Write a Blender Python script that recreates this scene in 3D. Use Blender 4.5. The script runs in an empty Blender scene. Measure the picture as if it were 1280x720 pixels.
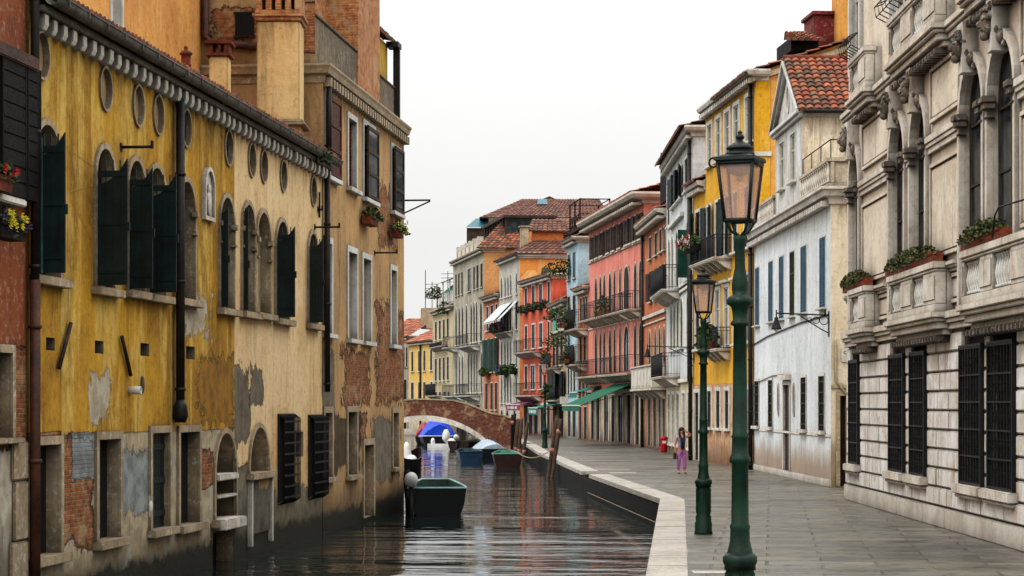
import bpy, bmesh, math, random
from mathutils import Vector, Matrix
from mathutils.geometry import tessellate_polygon
random.seed(7)
R = math.radians
scene = bpy.context.scene
col = scene.collection
# ------------------------------------------------------------------ camera model
F, HOR, H = 2640.0, 505.0, 2.5        # focal length in photo pixels, horizon row, eye height above the pavement
def P(px, k): return ((px - 640.0) * k, k * F)          # plan point seen at column px at depth k*F
def GP(px, py, z=0.0):                                  # point of the level z seen at a pixel
    k = (H - z) / (py - HOR); return ((px - 640.0) * k, k * F)
def Zat(py, k): return H + (HOR - py) * k

# ------------------------------------------------------------------ object helpers
WM = {}
def tag(o, label=None, cat=None, group=None, kind=None):
    if label: o['label'] = label
    if cat: o['category'] = cat
    if group: o['group'] = group
    if kind: o['kind'] = kind
    return o
def empty(name, mat4, label, cat, group=None):
    o = bpy.data.objects.new(name, None); col.objects.link(o)
    o.empty_display_size = 0.3; o.matrix_basis = mat4; WM[o.name] = mat4.copy()
    return tag(o, label, cat, group)
def T(x, y, z=0, rz=0): return Matrix.Translation((x, y, z)) @ Matrix.Rotation(rz, 4, 'Z')
I4 = Matrix.Identity(4)
def link(o, parent=None, mat4=I4):
    col.objects.link(o); WM[o.name] = mat4.copy()
    if parent is not None:
        o.parent = parent; o.matrix_basis = WM[parent.name].inverted() @ mat4
    else: o.matrix_basis = mat4
    return o
def dup(root, mat4, label=None, group=None):            # a thing with copies of its parts and sub-parts
    r = root.copy(); col.objects.link(r); r.matrix_basis = mat4; WM[r.name] = mat4.copy()
    if label: r['label'] = label
    if group: r['group'] = group
    def rec(src, dst):
        for ch in list(src.children):
            c = ch.copy(); col.objects.link(c); c.parent = dst; c.matrix_basis = ch.matrix_basis.copy()
            WM[c.name] = WM[dst.name] @ c.matrix_basis
            rec(ch, c)
    rec(root, r)
    return r

class M:                                                # mesh collector
    def __init__(s): s.v=[]; s.f=[]; s.m=[]; s.sm=[]; s.uv=[]
    def add(s, vs, fs, m=0, sm=False, uvs=None):
        b=len(s.v); s.v += [tuple(v) for v in vs]
        for i,f in enumerate(fs):
            s.f.append([b+j for j in f]); s.m.append(m); s.sm.append(sm)
            s.uv.append(uvs[i] if uvs else None)
        return s
    def quad(s,a,b,c,d,m=0): return s.add([a,b,c,d],[(0,1,2,3)],m)
    def box(s,x0,x1,y0,y1,z0,z1,m=0,tf=None):
        vs=[(x,y,z) for z in (z0,z1) for y in (y0,y1) for x in (x0,x1)]
        if tf: vs=[tf @ Vector(v) for v in vs]
        return s.add(vs,[(0,2,3,1),(4,5,7,6),(0,1,5,4),(2,6,7,3),(0,4,6,2),(1,3,7,5)],m)
    def prism(s, pts, y0, y1, m=0, tf=None):            # (x,z) outline extruded along y
        n=len(pts); vs=[(x,y0,z) for x,z in pts]+[(x,y1,z) for x,z in pts]
        if tf: vs=[tf @ Vector(v) for v in vs]
        fs=[tuple(range(n)), tuple(range(2*n-1,n-1,-1))]+[((i+1)%n,i,n+i,n+(i+1)%n) for i in range(n)]
        return s.add(vs,fs,m)
    def lathe(s, prof, c=(0,0,0), seg=16, m=0, sm=True, tf=None):   # prof: (r,z)
        vs=[];n=len(prof)
        for r,z in prof:
            for k in range(seg):
                a=2*math.pi*k/seg; v=Vector((c[0]+r*math.cos(a),c[1]+r*math.sin(a),c[2]+z))
                vs.append(tf @ v if tf else v)
        fs=[]
        for i in range(n-1):
            for k in range(seg):
                k2=(k+1)%seg; fs.append((i*seg+k,i*seg+k2,(i+1)*seg+k2,(i+1)*seg+k))
        s.add(vs,fs,m,sm)
        b=len(s.v)-n*seg
        s.f.append([b+k for k in range(seg-1,-1,-1)]); s.m.append(m); s.sm.append(False); s.uv.append(None)
        s.f.append([b+(n-1)*seg+k for k in range(seg)]); s.m.append(m); s.sm.append(False); s.uv.append(None)
        return s
    def tube(s, pts, r, seg=8, m=0, sm=True):
        pts=[Vector(p) for p in pts]; n=len(pts); vs=[]
        rr = r if isinstance(r,(list,tuple)) else [r]*n
        for i,p in enumerate(pts):
            t=(pts[min(i+1,n-1)]-pts[max(i-1,0)]).normalized()
            up=Vector((0,0,1)) if abs(t.z)<.9 else Vector((1,0,0))
            a=t.cross(up).normalized(); b=t.cross(a)
            for k in range(seg):
                q=2*math.pi*k/seg; vs.append(p+(a*math.cos(q)+b*math.sin(q))*rr[i])
        fs=[]
        for i in range(n-1):
            for k in range(seg):
                k2=(k+1)%seg; fs.append((i*seg+k,(i+1)*seg+k,(i+1)*seg+k2,i*seg+k2))
        s.add(vs,fs,m,sm)
        b=len(s.v)-n*seg
        s.f.append([b+k for k in range(seg)]); s.m.append(m); s.sm.append(False); s.uv.append(None)
        s.f.append([b+(n-1)*seg+k for k in range(seg-1,-1,-1)]); s.m.append(m); s.sm.append(False); s.uv.append(None)
        return s
    def ball(s, c, rx, ry=None, rz=None, seg=10, rings=7, m=0, jit=0):
        ry=rx if ry is None else ry; rz=rx if rz is None else rz
        vs=[]; fs=[]
        for i in range(rings+1):
            t=math.pi*i/rings
            for k in range(seg):
                a=2*math.pi*k/seg; j=1+random.uniform(-jit,jit)
                vs.append((c[0]+rx*j*math.sin(t)*math.cos(a),c[1]+ry*j*math.sin(t)*math.sin(a),c[2]-rz*j*math.cos(t)))
        for i in range(rings):
            for k in range(seg):
                k2=(k+1)%seg; fs.append((i*seg+k,i*seg+k2,(i+1)*seg+k2,(i+1)*seg+k))
        return s.add(vs,fs,m,True)
    def poly(s, loops, y, m=0):                         # flat face with holes in the plane y
        vl=[[Vector((u,z,0)) for u,z in lp] for lp in loops]
        tris=tessellate_polygon(vl); flat=[p for lp in loops for p in lp]
        b=len(s.v); s.v += [(u,y,z) for u,z in flat]
        for t in tris:
            a,b_,c=[flat[i] for i in t]
            cr=(b_[0]-a[0])*(c[1]-a[1])-(b_[1]-a[1])*(c[0]-a[0])
            if abs(cr)<1e-9: continue
            t=tuple(t) if cr>0 else tuple(reversed(t))
            s.f.append([b+i for i in t]); s.m.append(m); s.sm.append(False); s.uv.append(None)
        return s
    def build(s, name, mats, parent=None, mat4=I4, bevel=0, label=None):
        me=bpy.data.meshes.new(name); me.from_pydata(s.v,[],s.f)
        for mt in (mats if isinstance(mats,(list,tuple)) else [mats]): me.materials.append(mt)
        me.polygons.foreach_set('material_index', s.m); me.polygons.foreach_set('use_smooth', s.sm)
        if any(u is not None for u in s.uv):
            ul=me.uv_layers.new(name='UVMap'); li=0
            for p,u in zip(me.polygons,s.uv):
                for j,l in enumerate(p.loop_indices):
                    ul.data[l].uv = u[j] if u else (0,0)
        if bevel:
            bm=bmesh.new(); bm.from_mesh(me)
            bmesh.ops.remove_doubles(bm, verts=bm.verts, dist=1e-5)
            es=[e for e in bm.edges if len(e.link_faces)==2 and e.calc_face_angle(0)>.6]
            bmesh.ops.bevel(bm, geom=es, offset=bevel, segments=2, affect='EDGES', clamp_overlap=True)
            bm.to_mesh(me); bm.free()
        me.update()
        o=bpy.data.objects.new(name, me)
        if label: o['label']=label
        return link(o,parent,mat4)

class Fac:                                              # a vertical wall plane, A -> B left to right seen from outside
    def __init__(s,A,B):
        s.A=Vector(A[:2]); s.B=Vector(B[:2]); s.L=(s.B-s.A).length; s.d=(s.B-s.A)/s.L
        s.o=Vector((s.d.y,-s.d.x)); s.ang=math.atan2(s.d.y,s.d.x); s.M=T(s.A.x,s.A.y,0,s.ang)
    def u(s,px,off=0):
        a=s.A+s.o*off; k=(px-640.0)/F
        return (k*a.y-a.x)/(s.d.x-k*s.d.y)
    def z(s,px,py,off=0):
        a=s.A+s.o*off; return H+(HOR-py)*(a.y+s.u(px,off)*s.d.y)/F
    def w(s,u,off=0,z=0):
        p=s.A+s.d*u+s.o*off; return Vector((p.x,p.y,z))

# ------------------------------------------------------------------ materials
def s2l(c): 
    return tuple(((x/255.0)/12.92 if x/255.0<=.04045 else ((x/255.0+.055)/1.055)**2.4) for x in c)+(1.0,)
class NT:
    def __init__(s,name):
        s.mat=bpy.data.materials.new(name); s.mat.use_nodes=True
        s.t=s.mat.node_tree; s.b=s.t.nodes['Principled BSDF']; s._obj=None
    def n(s,typ,**kw):
        x=s.t.nodes.new('ShaderNode'+typ)
        for k,v in kw.items(): setattr(x,k,v)
        return x
    def put(s,sock,v):
        if v is None: return
        if isinstance(v,bpy.types.NodeSocket): s.t.links.new(v,sock)
        else:
            if isinstance(v,(tuple,list)) and len(v)==3 and sock.type=='RGBA': v=tuple(v)+(1,)
            sock.default_value=v
    def obj(s):
        if s._obj is None: s._obj=s.n('TexCoord').outputs['Object']
        return s._obj
    def uvc(s): return s.n('TexCoord').outputs['UV']
    def mp(s,vec,scale=(1,1,1),loc=(0,0,0)):
        x=s.n('Mapping'); s.put(x.inputs['Vector'],vec); x.inputs['Scale'].default_value=scale; x.inputs['Location'].default_value=loc
        return x.outputs[0]
    def noise(s,vec,scale,detail=4,rough=.55,dist=0):
        x=s.n('TexNoise'); s.put(x.inputs['Vector'],vec); x.inputs['Scale'].default_value=scale
        x.inputs['Detail'].default_value=detail; x.inputs['Roughness'].default_value=rough; x.inputs['Distortion'].default_value=dist
        return x.outputs[0]
    def ma(s,op,a,b=None,c=None,clamp=False):
        x=s.n('Math',operation=op,use_clamp=clamp); s.put(x.inputs[0],a)
        if b is not None: s.put(x.inputs[1],b)
        if c is not None: s.put(x.inputs[2],c)
        return x.outputs[0]
    def st(s,v,a,b,o0=0.0,o1=1.0):                      # smoothstep a..b
        x=s.n('MapRange',interpolation_type='SMOOTHSTEP',clamp=True); s.put(x.inputs[0],v)
        for i,q in enumerate((a,b,o0,o1)): s.put(x.inputs[i+1],q)
        return x.outputs[0]
    def mix(s,f,a,b,bl='MIX'):
        x=s.n('Mix',data_type='RGBA',blend_type=bl); s.put(x.inputs[0],f); s.put(x.inputs[6],a); s.put(x.inputs[7],b)
        return x.outputs[2]
    def sep(s,vec):
        x=s.n('SeparateXYZ'); s.put(x.inputs[0],vec); return x.outputs
    def comb(s,x_,y_,z_):
        x=s.n('CombineXYZ')
        for i,v in enumerate((x_,y_,z_)): s.put(x.inputs[i],v)
        return x.outputs[0]
    def bump(s,h,strength=.3,dist=.02,nrm=None):
        x=s.n('Bump'); x.inputs['Strength'].default_value=strength; x.inputs['Distance'].default_value=dist
        s.put(x.inputs['Height'],h)
        if nrm is not None: s.put(x.inputs['Normal'],nrm)
        return x.outputs[0]
    def fin(s,color,rough=.85,normal=None,**kw):
        s.put(s.b.inputs['Base Color'],color); s.put(s.b.inputs['Roughness'],rough)
        if normal is not None: s.put(s.b.inputs['Normal'],normal)
        for k,v in kw.items(): s.put(s.b.inputs[k],v)
        return s.mat
def brick_nodes(t,vec,scale_w=.25,row=.07,c1=(142,80,42),c2=(188,118,68),mort=(156,134,104)):
    x,y,z=t.sep(vec)
    wob=t.noise(vec,2.0,3); zz=t.ma('ADD',z,t.ma('MULTIPLY',wob,.03))
    v=t.comb(t.ma('ADD',x,y),zz,0.0)
    b=t.n('TexBrick'); t.put(b.inputs['Vector'],v)
    b.inputs['Scale'].default_value=1.0; b.inputs['Brick Width'].default_value=scale_w; b.inputs['Row Height'].default_value=row
    b.inputs['Mortar Size'].default_value=.010; b.inputs['Mortar Smooth'].default_value=.5; b.inputs['Bias'].default_value=-.1
    b.inputs['Color1'].default_value=s2l(c1); b.inputs['Color2'].default_value=s2l(c2); b.inputs['Mortar'].default_value=s2l(mort)
    n=t.noise(vec,6,5,.7)
    c=t.mix(t.st(n,.35,.7),b.outputs[0],t.mix(1.0,b.outputs[0],(.38,.30,.26,1),'MULTIPLY'))
    n2=t.noise(vec,1.3,5,.7)
    c=t.mix(t.st(n2,.50,.66,0,.75),c,s2l((176,148,108)))
    return c,b.outputs[1]
def plaster(name,base,alt,stain_shade=(70,55,35),stain_amt=.5,streak_amt=.35,patches=(),damp=None,algae=False,bandz=None,band=None,scale=1.0,pale=None,rough=.9,grain=1.0,seed=0,dirt_top=None,cracks=0.0):
    streak_amt=min(.85,streak_amt*1.3); t=NT(name); o=t.mp(t.obj(),(1,1,1),(seed*7.3,seed*3.1,0)) if seed else t.obj()
    x,y,z=t.sep(t.obj())
    big=t.noise(o,.45*scale,6,.62,.4); mid=t.noise(o,2.3*scale,6,.65,.2); fine=t.noise(o,18*scale,5,.7)
    st=t.noise(t.mp(o,(2.4*scale,2.4*scale,.30*scale)),1.0,7,.68,.9)
    st2=t.noise(t.mp(o,(1.3*scale,1.3*scale,.2*scale),(4,2,9)),1.0,6,.66,.8)
    c=t.mix(t.st(big,.38,.62),s2l(base),s2l(alt))
    c=t.mix(t.st(mid,.50,.72,0,.45),c,t.mix(1.0,c,s2l((205,190,175)),'MULTIPLY'))
    if pale: c=t.mix(t.ma('MULTIPLY',t.st(st2,.47,.62),t.st(mid,.35,.6,.3,.95)),c,s2l(pale))
    c=t.mix(t.st(st,.52,.74,0,streak_amt),c,s2l(stain_shade))
    dr=t.noise(t.mp(o,(3.0*scale,3.0*scale,.5*scale),(3,9,1)),1.0,7,.7,1.0); c=t.mix(t.st(dr,.54,.7,0,streak_amt*.6),c,t.mix(1.0,c,s2l((150,128,104)),'MULTIPLY'))
    c=t.mix(t.ma('MULTIPLY',t.st(big,.56,.74,0,stain_amt),t.st(mid,.35,.65)),c,s2l(stain_shade))
    if cracks:
        vo=t.n('TexVoronoi',feature='DISTANCE_TO_EDGE'); t.put(vo.inputs['Vector'],t.mix(.12,o,t.n('TexNoise').outputs[1])); vo.inputs['Scale'].default_value=.9
        cm=t.ma('MULTIPLY',t.st(vo.outputs[0],.0,.008,cracks,0),t.st(big,.45,.6)); c=t.mix(cm,c,s2l(stain_shade))
    if dirt_top is not None:
        dm=t.ma('MULTIPLY',t.st(z,dirt_top-1.2,dirt_top),t.st(st,.38,.62)); c=t.mix(t.ma('MULTIPLY',dm,.6),c,s2l(stain_shade))
    gr=t.noise(o,7*scale,9,.75,.4); c=t.mix(t.st(gr,.50,.70,0,.55),c,t.mix(1.0,c,s2l((150,134,118)),'MULTIPLY')); c=t.mix(t.st(gr,.36,.48,.45,0),c,t.mix(.5,c,s2l(pale) if pale else s2l((225,215,195))))
    h=t.ma('ADD',t.ma('MULTIPLY',fine,.35*grain),t.ma('ADD',t.ma('MULTIPLY',mid,.8),t.ma('MULTIPLY',gr,.5)))
    edge=t.ma('ADD',t.ma('MULTIPLY',t.noise(o,1.7,9,.74,1.0),3.0),t.ma('MULTIPLY',t.noise(o,.8,3,.5),1.4)) if (patches or bandz is not None) else None
    if bandz is not None:
        col2=t.mix(t.st(mid,.4,.62),s2l(band[0]),s2l(band[1])); col2=t.mix(t.st(st,.5,.7,0,.5),col2,s2l(band[2]))
        if len(band)>3: col2=t.mix(t.st(t.noise(o,1.1,5,.6),.54,.68,0,.8),col2,s2l(band[3]))
        mk=t.st(t.ma('ADD',z,t.ma('MULTIPLY',t.ma('SUBTRACT',edge,2.2),band[4] if len(band)>4 else .25)),bandz-.02,bandz+.02,1,0)
        c=t.mix(mk,c,col2); h=t.ma('SUBTRACT',h,t.ma('MULTIPLY',mk,.8))
    for pa in patches:
        u0,u1,z0,z1,kind=pa[:5]; amp=pa[5] if len(pa)>5 else .55
        hx,hz=(u1-u0)/2,(z1-z0)/2
        dx=t.ma('DIVIDE',t.ma('ABSOLUTE',t.ma('SUBTRACT',x,(u0+u1)/2)),hx)
        dz=t.ma('DIVIDE',t.ma('ABSOLUTE',t.ma('SUBTRACT',z,(z0+z1)/2)),hz)
        d=t.ma('ADD',t.ma('MAXIMUM',dx,dz),t.ma('MULTIPLY',t.ma('SUBTRACT',edge,2.2),amp))
        mk=t.st(d,.94,.975,1,0); rl=t.ma('MULTIPLY',t.st(d,.90,.955),t.st(d,.965,1.03,1,0))
        if kind=='brick':
            bc,bf=brick_nodes(t,t.obj()); rim=t.st(d,.78,.96,0,.85)
            bc=t.mix(rim,bc,t.mix(1.0,bc,(.18,.15,.13,1),'MULTIPLY'))
            c=t.mix(mk,c,bc); h=t.ma('ADD',h,t.ma('MULTIPLY',mk,t.ma('SUBTRACT',t.ma('MULTIPLY',bf,-1.0),3.0)))
        else:
            a={'cement':((118,112,100),(84,80,72)),'grey':((96,92,84),(60,58,54)),'pale':((196,188,170),(160,150,130)),'blue':((150,158,160),(112,118,118)),'ochre':((160,112,30),(120,84,28)),'dark':((60,50,36),(34,30,22)),'yellow':((190,150,70),(170,130,70))}[kind]
            c=t.mix(t.ma('MULTIPLY',mk,.9),c,t.mix(t.st(mid,.38,.62),s2l(a[0]),s2l(a[1]))); h=t.ma('SUBTRACT',h,t.ma('MULTIPLY',mk,1.4))
        c=t.mix(t.ma('MULTIPLY',rl,.7),c,(.02,.016,.012,1))  # plaster-lip shading painted as a dark line around each patch
    if damp: 
        dz=t.ma('ADD',z,t.ma('MULTIPLY',t.ma('SUBTRACT',st,.5),damp[2] if len(damp)>2 else 2.2))
        c=t.mix(t.st(dz,damp[0],damp[0]+.9,.75,0),c,t.mix(.6,t.mix(1.0,c,s2l(damp[1]),'MULTIPLY'),s2l(damp[1])))
    rg=rough
    if algae:
        az=t.ma('ADD',z,t.ma('MULTIPLY',t.ma('SUBTRACT',mid,.5),.7))
        ak=t.st(az,-.36,-.10,1,0); c=t.mix(ak,c,t.mix(t.st(fine,.4,.6),(.006,.007,.004,1),(.020,.020,.010,1)))
        rg=t.st(az,-.5,.1,.6,rough)
    # shade in corners and under ledges, painted into the colour by occlusion
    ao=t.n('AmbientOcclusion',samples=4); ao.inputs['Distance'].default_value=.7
    c=t.mix(t.ma('MULTIPLY',t.st(ao.outputs['AO'],.35,.95,1,0),.7),c,t.mix(1.0,c,s2l(stain_shade),'MULTIPLY'))
    t.put(t.b.inputs['Specular IOR Level'],.25); return t.fin(c,rg,t.bump(h,.8,.03))
def simple(name,c1,c2=None,rough=.6,scale=3,bump=.15,metal=0,streak=0,spec=.22):
    t=NT(name); o=t.obj(); n=t.noise(o,scale,6,.65); f=t.noise(o,scale*8,4,.6)
    c=t.mix(t.st(n,.35,.65),s2l(c1),s2l(c2 or tuple(int(v*.72) for v in c1)))
    if streak:
        s_=t.noise(t.mp(o,(6,6,.4)),1,4); c=t.mix(t.st(s_,.5,.72,0,streak),c,t.mix(1.0,c,(.25,.22,.2,1),'MULTIPLY'))
    t.put(t.b.inputs['Specular IOR Level'],spec)
    return t.fin(c,t.st(f,.3,.7,max(.05,rough-.12),min(1,rough+.12)),t.bump(t.ma('ADD',n,t.ma('MULTIPLY',f,.4)),bump,.01),Metallic=metal)
def stone(name,c1,c2,dark=(60,54,46),dk=.55,scale=1.0,rough=.8,warm=(186,140,92),wk=.35):
    t=NT(name); o=t.obj(); n=t.noise(o,.9*scale,7,.65,.3); m=t.noise(o,4*scale,6,.65); f=t.noise(o,30*scale,4,.6)
    s_=t.noise(t.mp(o,(4*scale,4*scale,.35*scale)),1,5,.65,.2); s2=t.noise(t.mp(o,(1.6*scale,1.6*scale,.3*scale),(5,1,2)),1,4,.6)
    c=t.mix(t.st(n,.36,.64),s2l(c1),s2l(c2))
    c=t.mix(t.st(s2,.5,.7,0,wk),c,s2l(warm)); c=t.mix(t.st(s_,.55,.74,0,dk),c,s2l(dark))
    c=t.mix(t.st(m,.56,.74,0,dk*.6),c,s2l(dark)); gr=t.noise(o,9*scale,8,.72,.3); c=t.mix(t.st(gr,.5,.72,0,.5),c,t.mix(1.0,c,s2l((140,128,114)),'MULTIPLY')); c=t.mix(t.st(gr,.34,.47,.5,0),c,s2l((226,226,222)))
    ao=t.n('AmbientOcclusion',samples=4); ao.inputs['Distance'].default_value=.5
    c=t.mix(t.ma('MULTIPLY',t.st(ao.outputs['AO'],.3,.95,1,0),.85),c,t.mix(1.0,c,s2l((62,54,46)),'MULTIPLY'))  # crevice shade mixed into the stone colour by occlusion, doubling as soot
    return t.fin(c,rough,t.bump(t.ma('ADD',m,t.ma('MULTIPLY',f,.3)),.3,.015))
def tilemat(name,cols,dark=.5):
    t=NT(name); uv=t.uvc(); x,y,_=t.sep(uv)
    fl=t.comb(t.ma('FLOOR',x),t.ma('FLOOR',y),0.0)
    w=t.n('TexWhiteNoise',noise_dimensions='3D'); t.put(w.inputs['Vector'],fl)
    r=t.n('ValToRGB'); r.color_ramp.interpolation='CONSTANT'; t.put(r.inputs[0],w.outputs[0])
    el=r.color_ramp.elements
    while len(el)<len(cols): el.new(.5)
    for i,c in enumerate(cols): el[i].position=i/len(cols); el[i].color=s2l(c)
    o=t.obj(); n=t.noise(o,1.2,5,.65); f=t.noise(o,12,4,.6)
    c=t.mix(t.st(n,.42,.7,0,dark),r.outputs[0],s2l((58,44,34))); c=t.mix(t.st(f,.5,.75,0,.4),c,s2l((120,104,70)))
    fx=t.ma('FRACT',x); c=t.mix(t.st(t.ma('ABSOLUTE',t.ma('SUBTRACT',fx,.5)),.30,.5,0,.8),c,(.012,.009,.007,1))
    return t.fin(c,.9,t.bump(f,.3,.01))
# ------------------------------------------------------------------ shared materials
MT={}
MT['istria']=stone('pale_stone',(230,224,214),(196,187,172),dk=.62)
MT['istria_white']=stone('white_stone',(222,226,224),(200,196,184),dk=.45,wk=.25)
MT['istria_dark']=stone('sooty_stone',(104,94,82),(70,62,54),(26,24,22),dk=.75,wk=.3)
MT['old_stone']=stone('weathered_stone',(178,158,126),(140,122,94),(56,46,34),dk=.6,wk=.4)
MT['far_stone']=stone('far_stone',(208,198,182),(176,166,150),dk=.35,wk=.2)
MT['green_paint']=simple('dark_green_shutter_paint',(14,34,34),(8,20,20),.55,2.5,.2,streak=.5)
MT['teal_paint']=simple('faded_green_paint',(44,74,72),(24,46,46),.6,3,.2,streak=.4)
MT['green_bright']=simple('green_shutter_paint',(14,72,58),(8,48,40),.55,2,.15)
MT['mint']=simple('mint_shutter_paint',(70,178,150),(50,140,120),.6)
MT['blue_paint']=simple('faded_blue_shutter_paint',(62,100,124),(46,78,100),.65,2,.2,streak=.4)
MT['red_paint']=simple('oxblood_shutter_paint',(88,24,20),(54,17,15),.6,2,.2,streak=.5)
MT['brown_paint']=simple('brown_shutter_paint',(58,42,34),(38,28,23),.65,2,.2)
MT['dark_wood']=simple('black_wood',(20,18,17),(10,9,9),.75,3,.3,spec=.15)
MT['wood']=simple('weathered_wood',(84,66,50),(46,36,28),.85,4,.4,streak=.5)
MT['iron']=simple('wrought_iron',(15,16,20),(8,9,11),.6,8,.2,spec=.25)
MT['rust']=simple('rusty_iron',(62,38,26),(30,22,18),.75,6,.3)
MT['pipe']=simple('painted_pipe',(34,30,27),(20,18,17),.5,3,.1)
MT['rustpipe']=simple('brown_pipe',(78,44,30),(46,28,22),.55,3,.15)
MT['gutter']=simple('zinc_gutter',(96,92,84),(58,54,48),.55,2,.2,streak=.6)
MT['white']=simple('white_paint',(214,212,204),(190,186,174),.6,3,.1,streak=.3)
MT['terracotta']=simple('terracotta',(124,58,38),(84,40,28),.85,6,.3)
MT['leaf']=simple('leaves',(70,92,34),(30,50,20),.6,9,.0)
MT['olive']=simple('olive_leaves',(96,92,40),(52,56,24),.6,9,.0)
MT['leaf2']=simple('dark_leaves',(44,66,30),(20,36,18),.6,9,.0)
MT['dryleaf']=simple('dry_weeds',(116,92,60),(70,58,40),.8,9,.0)
MT['flred']=simple('red_petals',(204,22,30),(150,12,24),.6,9,.0)
MT['flyel']=simple('yellow_petals',(226,214,50),(190,170,30),.6,9,.0)
MT['flpur']=simple('purple_petals',(84,44,130),(54,26,84),.6,9,.0)
MT['flmag']=simple('magenta_petals',(120,34,84),(80,22,58),.6,9,.0)
MT['flwhite']=simple('white_petals',(230,226,224),(200,196,190),.6,9,.0)
def glassmat(name,c=(.016,.020,.022),r=.06):
    t=NT(name); o=t.obj(); n=t.noise(o,1.7,3)
    cc=t.mix(t.st(n,.4,.65),c+(1,),tuple(v*2.6 for v in c)+(1,)); t.put(t.b.inputs['IOR'],1.22)
    return t.fin(cc,r,t.bump(t.noise(o,2.2,2),.06,.02))
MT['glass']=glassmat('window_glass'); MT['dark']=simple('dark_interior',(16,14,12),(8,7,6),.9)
MT['cream_blind']=simple('cream_inner_blind',(176,152,116),(140,118,86),.85,2)
MT['frame']=simple('window_frame_wood',(60,52,44),(40,34,29),.6)
MT['wframe']=simple('white_window_frame',(200,198,190),(170,166,156),.55)
TR=[(146,70,44),(122,56,36),(166,90,56),(96,50,34),(132,82,54),(80,48,36),(154,78,44),(112,82,58)]
MT['tile']=tilemat('roof_tiles',TR)
MT['tile_old']=tilemat('old_brown_roof_tiles',[(112,66,52),(96,56,46),(128,78,60),(84,52,44),(120,70,52),(104,70,56)],.35)
MT['tile_or']=tilemat('orange_roof_tiles',[(172,96,66),(156,84,60),(182,108,76),(140,78,58),(168,100,74)],.4)
t=NT('exposed_brick'); c_,f_=brick_nodes(t,t.obj(),.25,.075,(176,96,44),(206,134,70),(186,160,118)); MT['brick']=t.fin(c_,.9,t.bump(t.ma('MULTIPLY',f_,-1.0),.5,.02))
t=NT('dark_bridge_brick'); c_,f_=brick_nodes(t,t.obj(),.25,.075,(98,46,32),(134,66,44),(108,84,66)); MT['brick_red']=t.fin(c_,.9,t.bump(t.ma('MULTIPLY',f_,-1.0),.5,.02))

# ------------------------------------------------------------------ openings and windows
def outline(kind,u0,u1,z0,z1,n=12,rise=None):
    w=u1-u0; cx=(u0+u1)/2
    if kind=='rect': return [(u0,z0),(u1,z0),(u1,z1),(u0,z1)]
    if kind=='oval':
        cz=(z0+z1)/2; return [(cx+w/2*math.cos(2*math.pi*i/24-math.pi/2),cz+(z1-z0)/2*math.sin(2*math.pi*i/24-math.pi/2)) for i in range(24)]
    pts=[(u0,z0),(u1,z0)]
    if kind=='arch':
        h=rise or w/2; sp=z1-h
        pts+=[(cx+w/2*math.cos(math.pi*i/n),sp+h*math.sin(math.pi*i/n)) for i in range(n+1)]
    if kind=='gothic':
        h=rise or w*.95; sp=z1-h; k=n//2
        for i in range(k+1):
            q=i/k; pts.append((u1-(w/2)*(q**1.5),sp+h*(math.sin(q*math.pi/2)**.9)))
        for i in range(k-1,-1,-1):
            q=i/k; pts.append((u0+(w/2)*(q**1.5),sp+h*(math.sin(q*math.pi/2)**.9)))
    return pts
def ringmesh(m,inner,outer,y0,y1,closed,mi=0):
    n=len(inner); idx=list(range(n)) if closed else list(range(1,n))+[0]
    prs=list(zip(idx,idx[1:]+idx[:1])) if closed else list(zip(idx,idx[1:]))
    for i,j in prs:
        a,b,c,d=inner[i],inner[j],outer[j],outer[i]
        m.add([(a[0],y1,a[1]),(b[0],y1,b[1]),(c[0],y1,c[1]),(d[0],y1,d[1]),(a[0],y0,a[1]),(b[0],y0,b[1]),(c[0],y0,c[1]),(d[0],y0,d[1])],
              [(0,1,2,3),(3,2,6,7),(1,0,4,5)],mi)
    if not closed:
        for i in (idx[0],idx[-1]):
            a,d=inner[i],outer[i]; m.add([(a[0],y1,a[1]),(d[0],y1,d[1]),(d[0],y0,d[1]),(a[0],y0,a[1])],[(0,1,2,3)],mi)
def leafmesh(m,hu,hz0,hz1,w,side,ang,concave=0.0,y=-.03,th=.04,planks=3,mi=0,mr=0,top=None):
    # shutter leaf hinged at hu; side=+1 hinge on the left jamb; ang 0 closed .. 180 flat on the wall
    a=R(ang); dx,dy=side*math.cos(a),-math.sin(a)
    nx,ny=-dy*side,dx*side
    tf=Matrix(((dx,nx,0,hu),(dy,ny,0,y),(0,0,1,0),(0,0,0,1)))
    pts=[(0.015,hz0),(w,hz0)]
    if top: pts+=top(w)
    elif concave:
        for i in range(9):
            q=1-i/8; pts.append((0.015+(w-.015)*q, hz1-concave*(1-q**2.2)))
    else: pts+=[(w,hz1),(0.015,hz1)]
    m.prism(pts,-th/2,th/2,mi,tf)
    hh=hz1-hz0-concave
    for k in range(1,planks):
        x=.015+(w-.015)*k/planks; m.box(x-.006,x+.006,-th/2-.004,th/2+.004,hz0+.02,hz0+hh-.02,mr,tf)
    for q in (.12,.5,.88):
        m.box(.03,w-.02,-th/2-.016,th/2+.016,hz0+hh*q-.05,hz0+hh*q+.05,mi,tf)
REVF=[1.0]
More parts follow.
